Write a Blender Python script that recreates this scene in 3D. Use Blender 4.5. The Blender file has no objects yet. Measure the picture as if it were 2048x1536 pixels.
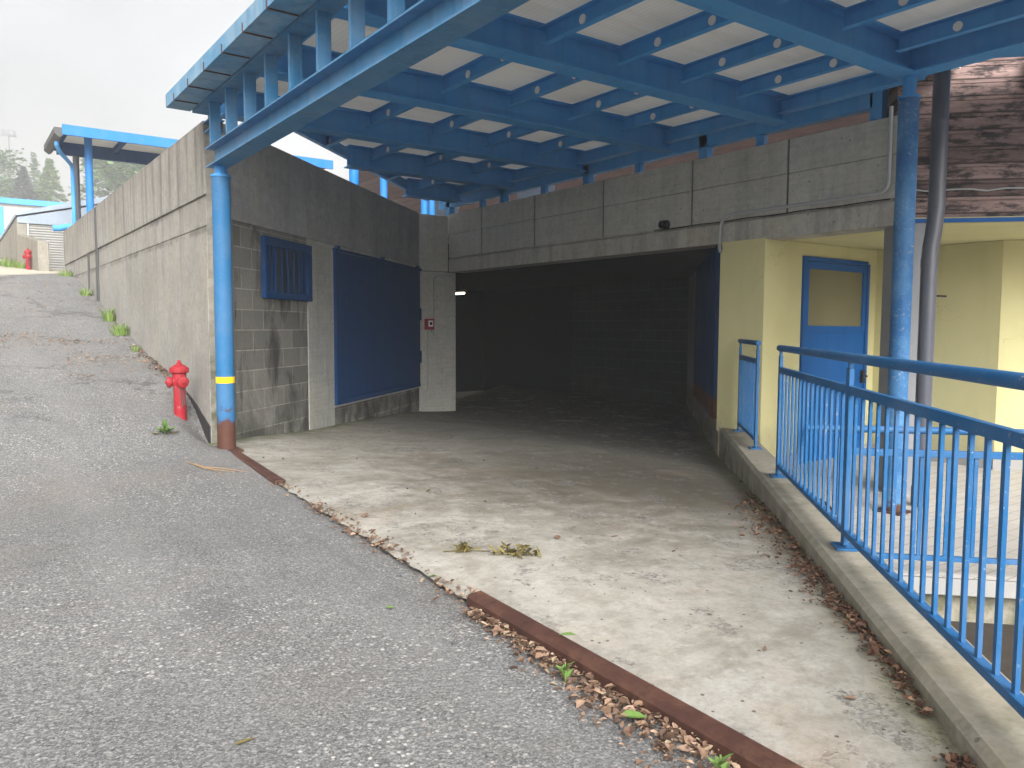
import bpy, bmesh, math, random
from mathutils import Vector, Matrix

random.seed(7)
R = math.radians
sc = bpy.context.scene
COL = sc.collection
S2 = math.sqrt(2)

# ------------------------------------------------------------------ helpers
BASE = {}

def it(x, pts):
    if x <= pts[0][0]:
        return pts[0][1]
    for (a, b), (c, d) in zip(pts, pts[1:]):
        if x <= c:
            return b + (d - b) * (x - a) / (c - a)
    return pts[-1][1]


class MB:
    def __init__(self):
        self.v = []
        self.f = []

    def add(self, verts, faces):
        o = len(self.v)
        self.v += [tuple(p) for p in verts]
        self.f += [tuple(i + o for i in f) for f in faces]
        return self

    def box(self, x0, x1, y0, y1, z0, z1):
        p = [(x, y, z) for z in (z0, z1) for (x, y) in ((x0, y0), (x1, y0), (x1, y1), (x0, y1))]
        return self.add(p, [(3, 2, 1, 0), (4, 5, 6, 7), (0, 1, 5, 4), (1, 2, 6, 5), (2, 3, 7, 6), (3, 0, 4, 7)])

    def prism(self, poly, z0, z1):
        # poly counter-clockwise, z may be numbers
        n = len(poly)
        p = [(x, y, z0) for x, y in poly] + [(x, y, z1) for x, y in poly]
        f = [tuple(range(n - 1, -1, -1)), tuple(range(n, 2 * n))]
        f += [(i, (i + 1) % n, n + (i + 1) % n, n + i) for i in range(n)]
        return self.add(p, f)

    def extrude(self, prof, p0, p1, side, up=(0, 0, 1)):
        # profile of (a, b) in side/up, extruded p0 -> p1
        p0, p1, s, u = Vector(p0), Vector(p1), Vector(side).normalized(), Vector(up).normalized()
        n = len(prof)
        v = [p0 + s * a + u * b for a, b in prof] + [p1 + s * a + u * b for a, b in prof]
        f = [tuple(range(n)), tuple(range(2 * n - 1, n - 1, -1))]
        f += [(i, n + i, n + (i + 1) % n, (i + 1) % n) for i in range(n)]
        return self.add(v, f)

    def bar(self, p0, p1, w, h, up=(0, 0, 1)):
        d = (Vector(p1) - Vector(p0)).normalized()
        s = d.cross(Vector(up))
        if s.length < 1e-4:
            s = Vector((1, 0, 0))
        s.normalize()
        u = s.cross(d)
        return self.extrude([(-w / 2, -h / 2), (w / 2, -h / 2), (w / 2, h / 2), (-w / 2, h / 2)], p0, p1, s, u)

    def tube(self, path, r, n=12, r1=None, caps=True):
        path = [Vector(p) for p in path]
        m = len(path)
        rings = []
        prev = None
        for i, p in enumerate(path):
            d = (path[min(i + 1, m - 1)] - path[max(i - 1, 0)]).normalized()
            if prev is None:
                s = d.cross(Vector((0, 0, 1)))
                if s.length < 1e-3:
                    s = Vector((1, 0, 0))
            else:
                s = prev - d * prev.dot(d)
            s.normalize()
            prev = s
            u = d.cross(s)
            rr = r if r1 is None else r + (r1 - r) * i / (m - 1)
            rings.append([p + s * (rr * math.cos(2 * math.pi * k / n)) + u * (rr * math.sin(2 * math.pi * k / n)) for k in range(n)])
        v = [q for ring in rings for q in ring]
        f = []
        for i in range(m - 1):
            for k in range(n):
                f.append((i * n + k, (i + 1) * n + k, (i + 1) * n + (k + 1) % n, i * n + (k + 1) % n))
        if caps:
            f.append(tuple(range(n)))
            f.append(tuple((m - 1) * n + k for k in range(n - 1, -1, -1)))
        return self.add(v, f)

    def lathe(self, prof, c, n=24, axis=(0, 0, 1)):
        # prof: list of (radius, height) along axis
        a = Vector(axis).normalized()
        s = a.cross(Vector((0, 0, 1)))
        if s.length < 1e-3:
            s = Vector((1, 0, 0))
        s.normalize()
        u = a.cross(s)
        c = Vector(c)
        v = []
        for r, h in prof:
            for k in range(n):
                t = 2 * math.pi * k / n
                v.append(c + a * h + s * (r * math.cos(t)) + u * (r * math.sin(t)))
        m = len(prof)
        f = []
        for i in range(m - 1):
            for k in range(n):
                f.append((i * n + k, i * n + (k + 1) % n, (i + 1) * n + (k + 1) % n, (i + 1) * n + k))
        f.append(tuple(range(n - 1, -1, -1)))
        f.append(tuple((m - 1) * n + k for k in range(n)))
        return self.add(v, f)

    def build(self, name, mat, parent=None, base=None, bevel=0, smooth=False, fix=True):
        b = BASE[parent.name] if parent is not None else Vector(base or (0, 0, 0))
        me = bpy.data.meshes.new(name)
        me.from_pydata([Vector(p) - b for p in self.v], [], self.f)
        if fix:
            bm = bmesh.new()
            bm.from_mesh(me)
            bmesh.ops.recalc_face_normals(bm, faces=bm.faces)
            bm.to_mesh(me)
            bm.free()
        if smooth:
            for p in me.polygons:
                p.use_smooth = True
            try:
                me.set_sharp_from_angle(angle=R(35))
            except Exception:
                pass
        me.materials.append(mat)
        o = bpy.data.objects.new(name, me)
        COL.objects.link(o)
        if parent is not None:
            o.parent = parent
        else:
            o.location = b
        BASE[o.name] = b
        if bevel:
            md = o.modifiers.new('bevel', 'BEVEL')
            md.width = bevel
            md.segments = 2
            md.limit_method = 'ANGLE'
            md.angle_limit = R(40)
        return o


def thing(name, base, label, cat, group=None):
    o = bpy.data.objects.new(name, None)
    o.empty_display_size = 0.2
    COL.objects.link(o)
    o.location = base
    BASE[o.name] = Vector(base)
    return tag(o, label, cat, group)


def tag(o, label, cat, group=None, kind=None):
    if label:
        o['label'] = label
    if cat:
        o['category'] = cat
    if group:
        o['group'] = group
    if kind:
        o['kind'] = kind
    return o


def struct(o, kind='structure'):
    o['kind'] = kind
    return o


# ------------------------------------------------------------------ materials
class NT:
    def __init__(self, name):
        self.m = bpy.data.materials.new(name)
        self.m.use_nodes = True
        self.t = self.m.node_tree
        self.t.nodes.clear()
        self.out = self.t.nodes.new('ShaderNodeOutputMaterial')
        g = self.t.nodes.new('ShaderNodeNewGeometry')
        self.P = g.outputs['Position']
        self.isl = g.outputs['Random Per Island']

    def n(self, typ, **kw):
        nd = self.t.nodes.new(typ)
        for k, v in kw.items():
            setattr(nd, k, v)
        return nd

    def put(self, sock, val):
        if isinstance(val, bpy.types.NodeSocket):
            self.t.links.new(val, sock)
        elif isinstance(val, (tuple, list)) and len(val) == 3 and sock.type == 'RGBA':
            sock.default_value = (*val, 1)
        else:
            sock.default_value = val

    def scl(self, v, s):
        nd = self.n('ShaderNodeVectorMath', operation='MULTIPLY')
        self.put(nd.inputs[0], v)
        nd.inputs[1].default_value = s
        return nd.outputs[0]

    def noise(self, scale, detail=4, rough=.55, vec=None, dist=0, off=None):
        nd = self.n('ShaderNodeTexNoise')
        v = vec or self.P
        if off:
            a = self.n('ShaderNodeVectorMath', operation='ADD')
            self.put(a.inputs[0], v)
            a.inputs[1].default_value = off
            v = a.outputs[0]
        self.put(nd.inputs['Vector'], v)
        nd.inputs['Scale'].default_value = scale
        nd.inputs['Detail'].default_value = detail
        nd.inputs['Roughness'].default_value = rough
        nd.inputs['Distortion'].default_value = dist
        return nd.outputs[0]

    def vor(self, scale, vec=None, feature='F1', out='Distance', rand=1):
        nd = self.n('ShaderNodeTexVoronoi', feature=feature)
        self.put(nd.inputs['Vector'], vec or self.P)
        nd.inputs['Scale'].default_value = scale
        nd.inputs['Randomness'].default_value = rand
        return nd.outputs[out]

    def ramp(self, f, pts):
        nd = self.n('ShaderNodeValToRGB')
        self.put(nd.inputs[0], f)
        e = nd.color_ramp.elements
        while len(e) > 1:
            e.remove(e[-1])
        e[0].position = pts[0][0]
        e[0].color = (*pts[0][1], 1)
        for p, c in pts[1:]:
            x = e.new(p)
            x.color = (*c, 1)
        return nd.outputs[0]

    def mr(self, f, a, b, c=0, d=1):
        nd = self.n('ShaderNodeMapRange')
        self.put(nd.inputs[0], f)
        for i, v in enumerate((a, b, c, d)):
            nd.inputs[i + 1].default_value = v
        return nd.outputs[0]

    def math(self, op, a, b=0, clamp=False):
        nd = self.n('ShaderNodeMath', operation=op, use_clamp=clamp)
        self.put(nd.inputs[0], a)
        self.put(nd.inputs[1], b)
        return nd.outputs[0]

    def mix(self, f, a, b, mode='MIX'):
        nd = self.n('ShaderNodeMix', data_type='RGBA', blend_type=mode)
        self.put(nd.inputs[0], f)
        self.put(nd.inputs[6], a)
        self.put(nd.inputs[7], b)
        return nd.outputs[2]

    def xyz(self, v=None):
        nd = self.n('ShaderNodeSeparateXYZ')
        self.put(nd.inputs[0], v or self.P)
        return nd.outputs

    def comb(self, x, y, z):
        nd = self.n('ShaderNodeCombineXYZ')
        for i, v in enumerate((x, y, z)):
            self.put(nd.inputs[i], v)
        return nd.outputs[0]

    def dot(self, v, d):
        nd = self.n('ShaderNodeVectorMath', operation='DOT_PRODUCT')
        self.put(nd.inputs[0], v)
        nd.inputs[1].default_value = d
        return nd.outputs['Value']

    def bump(self, h, strength=.3, dist=.02, normal=None):
        nd = self.n('ShaderNodeBump')
        nd.inputs['Strength'].default_value = strength
        nd.inputs['Distance'].default_value = dist
        self.put(nd.inputs['Height'], h)
        if normal:
            self.put(nd.inputs['Normal'], normal)
        return nd.outputs[0]

    def finish(self, color, rough=.8, normal=None, metal=0, spec=.3, **kw):
        b = self.n('ShaderNodeBsdfPrincipled')
        self.put(b.inputs['Base Color'], color)
        self.put(b.inputs['Roughness'], rough)
        self.put(b.inputs['Metallic'], metal)
        self.put(b.inputs['Specular IOR Level'], spec)
        if normal:
            self.put(b.inputs['Normal'], normal)
        for k, v in kw.items():
            self.put(b.inputs[k], v)
        self.t.links.new(b.outputs[0], self.out.inputs[0])
        return self.m


def m_asphalt():
    t = NT('asphalt')
    big = t.noise(.45, 5, .65)
    mid = t.noise(2.6, 6, .7)
    base = t.ramp(t.mr(mid, .28, .72), [(0, (.098, .098, .10)), (1, (.17, .169, .167))])
    base = t.mix(t.mr(big, .38, .66, 0, .7), base, (.18, .177, .172))
    # three sizes of stone showing in the worn binder
    g1 = t.xyz(t.vor(170, out='Color'))[0]
    col = t.mix(.55, base, t.ramp(g1, [(0, (.03, .03, .031)), (.3, (.09, .09, .092)), (.65, (.17, .169, .166)), (.9, (.27, .267, .26)), (1, (.40, .385, .36))]))
    v2 = t.vor(62)
    c2 = t.vor(62, out='Color')
    near = t.mr(t.noise(1.4, 4, .6, off=(6, 2, 0)), .36, .60)
    m2 = t.math('MULTIPLY', t.math('MULTIPLY', t.mr(v2, .30, .46, 1, 0), t.math('GREATER_THAN', t.xyz(c2)[1], .38)), near)
    col = t.mix(t.math('MULTIPLY', m2, .75), col, t.ramp(t.xyz(c2)[0], [(0, (.06, .06, .063)), (.4, (.17, .17, .168)), (.75, (.33, .325, .315)), (.93, (.56, .54, .50)), (1, (.36, .28, .22))]))
    v3 = t.vor(30)
    c3 = t.vor(30, out='Color')
    m3 = t.math('MULTIPLY', t.math('MULTIPLY', t.mr(v3, .20, .32, 1, 0), t.math('GREATER_THAN', t.xyz(c3)[1], .80)), near)
    col = t.mix(t.math('MULTIPLY', m3, .8), col, t.ramp(t.xyz(c3)[0], [(0, (.26, .25, .24)), (1, (.50, .48, .45))]))
    # open pits between the stones
    pit = t.math('MULTIPLY', t.mr(t.noise(70, 3, .6, off=(3, 1, 0)), .60, .70), t.mr(t.noise(1.1, 4, .6), .34, .62, .15, .85))
    col = t.mix(pit, col, (.04, .04, .043))
    # polished pale wheel tracks, brown grime and old damp marks
    tr = t.noise(1, 4, .6, vec=t.scl(t.P, (1.7, .22, 1)), off=(1, 4, 0))
    col = t.mix(t.mr(tr, .5, .72, 0, .3), col, (.225, .222, .218))
    col = t.mix(t.mr(t.noise(.8, 6, .72, off=(9, 4, 0)), .50, .74, 0, .42), col, (.185, .155, .12))
    col = t.mix(t.mr(t.noise(1.3, 6, .75, off=(2, 14, 0)), .56, .70, 0, .45), col, (.085, .087, .095))
    oil = t.math('MULTIPLY', t.math('LESS_THAN', t.math('ADD', t.vor(1.1), t.math('MULTIPLY', t.math('SUBTRACT', t.noise(9, 4, .7), .5), .12)), .07), t.math('GREATER_THAN', t.xyz(t.vor(1.1, out='Color'))[0], .4))
    col = t.mix(t.math('MULTIPLY', oil, .35), col, (.05, .05, .052))
    # cracks on the climb
    wv = t.n('ShaderNodeVectorMath', operation='ADD')
    t.put(wv.inputs[0], t.P)
    nz = t.n('ShaderNodeTexNoise')
    nz.inputs['Scale'].default_value = 2.0
    nz.inputs['Detail'].default_value = 6
    nz.inputs['Roughness'].default_value = .65
    t.put(nz.inputs['Vector'], t.P)
    t.put(wv.inputs[1], t.scl(nz.outputs[1], (1.3, 1.3, 0)))
    ed = t.vor(.75, vec=wv.outputs[0], feature='DISTANCE_TO_EDGE')
    x, y, z = t.xyz()
    crk = t.math('MULTIPLY', t.mr(ed, .002, .026, 1, 0), t.mr(y, 6.5, 8.5))
    crk = t.math('MULTIPLY', crk, t.mr(t.noise(1.3, 4, off=(2, 7, 0)), .40, .60))
    col = t.mix(t.math('MULTIPLY', crk, .6), col, (.05, .046, .042))
    # pale dusty apron at the crest
    cr = t.math('ADD', t.math('SUBTRACT', y, t.math('MULTIPLY', x, 1.4)), t.math('MULTIPLY', t.math('SUBTRACT', mid, .5), 1.2))
    col = t.mix(t.mr(cr, 15.3, 15.8, 0, 1), col, t.mix(t.noise(6, 5, .7), (.34, .305, .24), (.46, .42, .345)))
    h = t.math('ADD', t.math('MULTIPLY', v2, -.6), t.math('MULTIPLY', mid, .8))
    h = t.math('SUBTRACT', h, t.math('MULTIPLY', crk, 2))
    h = t.math('SUBTRACT', h, t.math('MULTIPLY', pit, .5))
    return t.finish(col, .9, t.bump(h, .45, .009), spec=.15)


def m_slab():
    t = NT('slab_concrete')
    big = t.noise(.75, 5, .62, off=(1.2, .4, 0))
    mid = t.noise(4, 6, .68)
    fin = t.noise(55, 4, .7)
    col = t.ramp(t.mr(mid, .28, .72), [(0, (.265, .248, .205)), (.5, (.345, .325, .28)), (1, (.42, .40, .36))])
    x, y, z = t.xyz()
    # pale lime bloom near the street edge
    col = t.mix(t.math('MULTIPLY', t.mr(x, 1.7, 3.6, .75, 0), t.mr(t.noise(2.2, 5, .7, off=(5, 2, 1)), .4, .62)), col, (.46, .445, .41))
    # long flow stains, stretched along the drive
    fl = t.noise(1, 6, .65, vec=t.scl(t.P, (1.0, 1.9, 1)), dist=.6, off=(4.4, 1.1, 0))
    col = t.mix(t.mr(fl, .48, .66, 0, .6), col, (.15, .13, .10))
    # damp brown patch in the middle
    dx = t.math('SUBTRACT', x, 4.5)
    dy = t.math('SUBTRACT', y, 4.5)
    rr = t.math('SQRT', t.math('ADD', t.math('MULTIPLY', dx, dx), t.math('MULTIPLY', dy, dy)))
    damp = t.math('MULTIPLY', t.mr(t.math('ADD', rr, t.math('MULTIPLY', t.math('SUBTRACT', mid, .5), 3.0)), .5, 2.3, 1, 0), .85)
    col = t.mix(damp, col, (.115, .095, .07))
    # light falloff painted in: the floor colour darkens towards the back
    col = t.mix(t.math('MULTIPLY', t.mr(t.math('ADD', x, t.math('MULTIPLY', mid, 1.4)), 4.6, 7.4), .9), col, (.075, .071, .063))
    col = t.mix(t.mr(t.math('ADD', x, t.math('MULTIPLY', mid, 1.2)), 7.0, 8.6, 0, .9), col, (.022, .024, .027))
    # peeled skin with aggregate showing
    pe = t.math('MULTIPLY', t.mr(t.noise(1.9, 6, .72, vec=t.scl(t.P, (1.3, 1, 1)), off=(8, 3, 0)), .555, .59), t.mr(t.noise(30, 4, .8), .44, .52))
    col = t.mix(t.math('MULTIPLY', pe, .8), col, t.ramp(t.xyz(t.vor(75, out='Color'))[0], [(0, (.09, .088, .085)), (.6, (.25, .24, .22)), (1, (.42, .40, .36))]))
    # ochre blush
    col = t.mix(t.mr(t.noise(1.4, 4, .6, off=(2, 9, 0)), .58, .74, 0, .28), col, (.44, .30, .19))
    n3 = t.noise(14, 6, .78, off=(3, 3, 9))
    col = t.mix(t.mr(n3, .45, .66, 0, .45), col, (.15, .137, .11))
    col = t.mix(t.math('MULTIPLY', t.mr(t.noise(9, 5, .75, off=(5, 3, 9)), .56, .66), .4), col, (.46, .44, .40))
    # specks
    sp = t.math('MULTIPLY', t.math('LESS_THAN', t.vor(16), .11), t.math('GREATER_THAN', t.xyz(t.vor(16, out='Color'))[0], .55))
    col = t.mix(t.math('MULTIPLY', sp, .85), col, (.06, .048, .04))
    bl = t.mr(t.noise(2.4, 6, .74, off=(11, 5, 2)), .58, .70, 0, .55)
    col = t.mix(bl, col, (.13, .12, .10))
    # moss along the kerb and along the left wall
    ke = t.math('SUBTRACT', t.math('SUBTRACT', x, y), 1.27)
    kk = t.mr(t.math('ADD', ke, t.math('MULTIPLY', t.math('SUBTRACT', mid, .5), .5)), -.22, -.02)
    col = t.mix(t.math('MULTIPLY', kk, .6), col, (.15, .14, .05))
    wl = t.math('SUBTRACT', t.dot(t.P, (.679, -.734, 0)), -4.09)
    kw = t.mr(t.math('ADD', wl, t.math('MULTIPLY', t.math('SUBTRACT', mid, .5), .7)), .0, .22, .85, 0)
    col = t.mix(kw, col, (.10, .125, .045))
    col = t.mix(t.mr(fin, .3, .7, .25, 0), col, (.15, .13, .1))
    h = t.math('ADD', t.math('MULTIPLY', fin, .5), t.math('MULTIPLY', pe, -.8))
    rough = t.mr(damp, 0, .7, .85, .5)
    return t.finish(col, rough, t.bump(h, .5, .008), spec=.3)


def m_concrete(name, lo, hi, streak=.5, marks='v', stain=(.09, .085, .075), topz=None, moss=None, pits=.6, joints=()):
    t = NT(name)
    x, y, z = t.xyz()
    mid = t.noise(2.2, 6, .65)
    fin = t.noise(38, 4, .7)
    col = t.mix(t.mr(mid, .3, .7), lo, hi)
    vert = t.noise(1, 6, .68, vec=t.scl(t.P, (4.5, 4.5, .30)), dist=.25)
    if marks == 'v':
        bm = t.noise(1, 5, .7, vec=t.scl(t.P, (30, 30, 2.2)), dist=.4)
    else:
        bm = t.noise(1, 4, .6, vec=t.scl(t.P, (1.2, 1.2, 46)))
    col = t.mix(t.mr(bm, .35, .7, 0, .2 if marks == 'v' else .3), col, tuple(c * .6 for c in lo))
    blot = t.noise(.9, 5, .7, off=(7, 1, 3))
    col = t.mix(t.mr(blot, .48, .7, 0, .4), col, tuple(c * .62 for c in lo))
    if streak:
        f = t.mr(vert, .47, .68, 0, 1)
        if topz is not None:
            edge = t.math('ADD', z, t.math('MULTIPLY', t.math('SUBTRACT', vert, .5), 2.2))
            f = t.math('ADD', t.math('MULTIPLY', f, t.mr(edge, topz - 1.3, topz - .1, .12, 1)), t.mr(edge, topz - .55, topz + .15, 0, .35), True)
        col = t.mix(t.math('MULTIPLY', f, streak), col, stain)
    if joints:
        # spalled, dirty band along the casting joints
        rag = t.noise(9, 6, .75, off=(1, 6, 2))
        jm = None
        for zj in joints:
            dz = t.math('ABSOLUTE', t.math('SUBTRACT', t.math('ADD', z, t.math('MULTIPLY', t.math('SUBTRACT', rag, .5), .16)), zj))
            f = t.math('MULTIPLY', t.mr(dz, .012, .05, 1, 0), t.mr(t.noise(2.6, 3, off=(zj, 3, 1)), .42, .58))
            jm = f if jm is None else t.math('MAXIMUM', jm, f)
        col = t.mix(t.math('MULTIPLY', jm, .7), col, tuple(c * .4 for c in lo))
    # ochre weathering
    col = t.mix(t.mr(t.noise(1.1, 4, .6, off=(4, 8, 2)), .5, .75, 0, .35), col, (hi[0] * 1.02, hi[1] * .9, hi[2] * .68))
    n3 = t.noise(13, 6, .78, off=(3, 3, 9))
    col = t.mix(t.mr(n3, .46, .66, 0, .38), col, tuple(c * .5 for c in lo))
    col = t.mix(t.mr(t.noise(8, 5, .7, off=(13, 3, 9)), .56, .7, 0, .3), col, tuple(min(1, c * 1.25) for c in hi))
    if pits:
        pt = t.math('MULTIPLY', t.math('LESS_THAN', t.vor(9), .085), t.math('GREATER_THAN', t.xyz(t.vor(9, out='Color'))[0], .45))
        col = t.mix(t.math('MULTIPLY', pt, pits), col, (.06, .055, .05))
    col = t.mix(t.mr(fin, .35, .75, 0, .22), col, tuple(c * .4 for c in lo))
    if moss:
        # moss: (z0, z1) band near the ground
        mm = t.mr(t.math('ADD', z, t.math('MULTIPLY', t.math('SUBTRACT', vert, .5), .8)), moss[0], moss[1], .8, 0)
        col = t.mix(t.math('MULTIPLY', mm, t.mr(t.noise(5, 4, .7), .35, .6)), col, (.085, .088, .045))
    h = t.math('ADD', t.math('MULTIPLY', bm, .45), t.math('MULTIPLY', fin, .6))
    if joints:
        h = t.math('SUBTRACT', h, t.math('MULTIPLY', jm, 1.5))
    return t.finish(col, .9, t.bump(h, .4, .008), spec=.12)


def m_blocks(name, d, lo, hi, mortar, stain=.8, w=.41, hgt=.2, zoff=0.0):
    t = NT(name)
    s = t.dot(t.P, (d[0], d[1], 0))
    z = t.xyz()[2]
    v = t.comb(s, t.math('ADD', z, zoff), 0)
    br = t.n('ShaderNodeTexBrick')
    t.put(br.inputs['Vector'], v)
    br.inputs['Scale'].default_value = 1
    br.inputs['Brick Width'].default_value = w
    br.inputs['Row Height'].default_value = hgt
    br.inputs['Mortar Size'].default_value = .006
    br.inputs['Mortar Smooth'].default_value = .4
    br.inputs['Bias'].default_value = 0
    br.inputs['Color1'].default_value = (*lo, 1)
    br.inputs['Color2'].default_value = (*hi, 1)
    br.inputs['Mortar'].default_value = (*mortar, 1)
    col = br.outputs[0]
    mid = t.noise(3, 6, .7)
    fin = t.noise(70, 3, .7)
    col = t.mix(t.mr(mid, .35, .7, 0, .35), col, tuple(c * .6 for c in lo))
    wv = t.noise(1, 5, .65, vec=t.comb(t.math('MULTIPLY', s, 2.4), t.math('MULTIPLY', z, .9), 3.1), dist=.4)
    col = t.mix(t.math('MULTIPLY', t.mr(wv, .49, .62), stain), col, (.028, .026, .028))
    # green black drips near the ground
    gd = t.math('ADD', z, t.math('MULTIPLY', t.math('SUBTRACT', wv, .5), 2.2))
    col = t.mix(t.math('MULTIPLY', t.mr(gd, .2, .75, .75, 0), t.mr(mid, .4, .6)), col, (.03, .034, .024))
    col = t.mix(t.mr(fin, .3, .6, .3, 0), col, (.04, .04, .04))
    h = t.math('ADD', t.math('MULTIPLY', br.outputs['Fac'], -.6), t.math('MULTIPLY', fin, .4))
    return t.finish(col, .92, t.bump(h, .55, .01), spec=.15)


def m_paint(name, c, chalk=.25, chips=0.0, rough=.45, dirt=.25, rust_z=None, worn=None, spec=.22):
    t = NT(name)
    n1 = t.noise(3.2, 5, .65)
    n2 = t.noise(26, 5, .72)
    st = t.noise(1, 5, .6, vec=t.scl(t.P, (11, 11, .9)))
    pale = worn or tuple(min(1, v * .65 + .16) for v in c)
    col = t.mix(t.math('MULTIPLY', t.mr(n1, .42, .72), chalk), c, pale)
    col = t.mix(t.math('MULTIPLY', t.mr(n2, .58, .75), chalk * .8), col, tuple(min(1, v * .5 + .25) for v in c))
    col = t.mix(t.math('MULTIPLY', t.mr(st, .5, .75), dirt), col, tuple(v * .35 for v in c))
    h = n2
    if chips:
        cf = t.math('MULTIPLY', t.mr(t.noise(34, 6, .8, off=(3, 3, 3)), .66 - chips * .1, .69 - chips * .1), t.mr(t.noise(2.4, 3), .4, .6))
        col = t.mix(cf, col, t.mix(t.noise(12), (.16, .13, .11), (.42, .47, .52)))
        h = t.math('SUBTRACT', n2, cf)
    if rust_z is not None:
        z = t.xyz()[2]
        e = t.math('ADD', z, t.math('MULTIPLY', t.math('SUBTRACT', t.noise(14, 6, .75), .5), .32))
        f = t.mr(e, rust_z, rust_z + .05, 1, 0)
        sp = t.math('MULTIPLY', t.mr(t.noise(19, 5, .7, off=(1, 1, 1)), .585, .61), t.mr(z, rust_z + .02, rust_z + .35, 1, 0))
        f = t.math('MAXIMUM', f, sp)
        col = t.mix(f, col, t.mix(t.noise(9, 5, .7), (.045, .02, .017), (.12, .05, .032)))
    return t.finish(col, t.mr(n1, .3, .7, rough - .02, rough + .2), t.bump(h, .12, .004), spec=spec)


def m_rust():
    t = NT('rusty_steel')
    n1 = t.noise(7, 6, .7)
    n2 = t.noise(60, 4, .7)
    col = t.ramp(t.mr(n1, .25, .75), [(0, (.03, .015, .012)), (.5, (.065, .028, .020)), (1, (.125, .058, .036))])
    col = t.mix(t.mr(n2, .5, .8, 0, .4), col, (.05, .03, .025))
    col = t.mix(t.mr(t.noise(3, 5, .75, off=(2, 2, 2)), .52, .68, 0, .6), col, (.17, .085, .05))
    return t.finish(col, .7, t.bump(t.math('ADD', n1, t.math('MULTIPLY', n2, .4)), .35, .006), spec=.3)


def m_plain(name, c, rough=.7, var=.15, scale=6, metal=0, bump=.15, spec=.3):
    t = NT(name)
    n1 = t.noise(scale, 5, .65)
    n2 = t.noise(scale * 9, 4, .7)
    col = t.mix(t.mr(n1, .3, .7, 0, var * 2), c, tuple(v * .5 for v in c))
    col = t.mix(t.mr(n2, .45, .75, 0, var), col, tuple(min(1, v * 1.4 + .02) for v in c))
    return t.finish(col, rough, t.bump(n2, bump, .004), metal=metal, spec=spec)


def m_plaster():
    t = NT('yellow_plaster')
    n1 = t.noise(1.4, 5, .6)
    n2 = t.noise(90, 3, .7)
    st = t.noise(1, 4, .6, vec=t.scl(t.P, (5, 5, .5)))
    col = t.mix(t.mr(n1, .3, .7), (.52, .485, .255), (.58, .54, .295))
    col = t.mix(t.mr(st, .5, .8, 0, .22), col, (.36, .32, .16))
    z = t.xyz()[2]
    sd = t.mr(t.math('ADD', z, t.math('MULTIPLY', t.math('SUBTRACT', t.noise(6, 5, .7), .5), .7)), .05, .55, .5, 0)
    col = t.mix(sd, col, (.20, .185, .13))
    wv = t.n('ShaderNodeVectorMath', operation='ADD')
    t.put(wv.inputs[0], t.P)
    nz = t.n('ShaderNodeTexNoise')
    nz.inputs['Scale'].default_value = 2.2
    nz.inputs['Detail'].default_value = 5
    t.put(nz.inputs['Vector'], t.P)
    t.put(wv.inputs[1], t.scl(nz.outputs[1], (.9, .9, .9)))
    ed = t.vor(.55, vec=wv.outputs[0], feature='DISTANCE_TO_EDGE')
    ck = t.math('MULTIPLY', t.mr(ed, .0004, .002, 1, 0), t.mr(t.noise(.8, 2, off=(5, 5, 1)), .5, .56))
    col = t.mix(t.math('MULTIPLY', ck, .4), col, (.22, .17, .08))
    return t.finish(col, .85, t.bump(t.math('SUBTRACT', n2, ck), .2, .004), spec=.2)


def m_panel():
    t = NT('white_roof_sheet')
    x, y, z = t.xyz()
    w = t.n('ShaderNodeTexWave', wave_type='BANDS', bands_direction='X')
    t.put(w.inputs['Vector'], t.P)
    w.inputs['Scale'].default_value = 6.5
    w.inputs['Distortion'].default_value = .15
    n1 = t.noise(1.8, 4, .6)
    col = t.mix(t.mr(n1, .3, .75, 0, .3), (.66, .66, .645), (.54, .535, .51))
    st = t.noise(1, 6, .7, vec=t.scl(t.P, (.7, 3.5, 1)), dist=.4)
    col = t.mix(t.mr(st, .5, .72, 0, .45), col, (.42, .41, .37))
    col = t.mix(t.mr(w.outputs['Fac'], 0, .12, .35, 0), col, (.42, .42, .40))
    m = t.finish(col, .55, t.bump(w.outputs['Fac'], .08, .003), spec=.3)
    # thin sheet that lets some daylight through
    tr = t.n('ShaderNodeBsdfTranslucent')
    t.put(tr.inputs[0], col)
    mx = t.n('ShaderNodeMixShader')
    mx.inputs[0].default_value = .31
    b = [n for n in t.t.nodes if n.type == 'BSDF_PRINCIPLED'][0]
    t.t.links.new(b.outputs[0], mx.inputs[1])
    t.t.links.new(tr.outputs[0], mx.inputs[2])
    t.t.links.new(mx.outputs[0], t.out.inputs[0])
    return m


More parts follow.
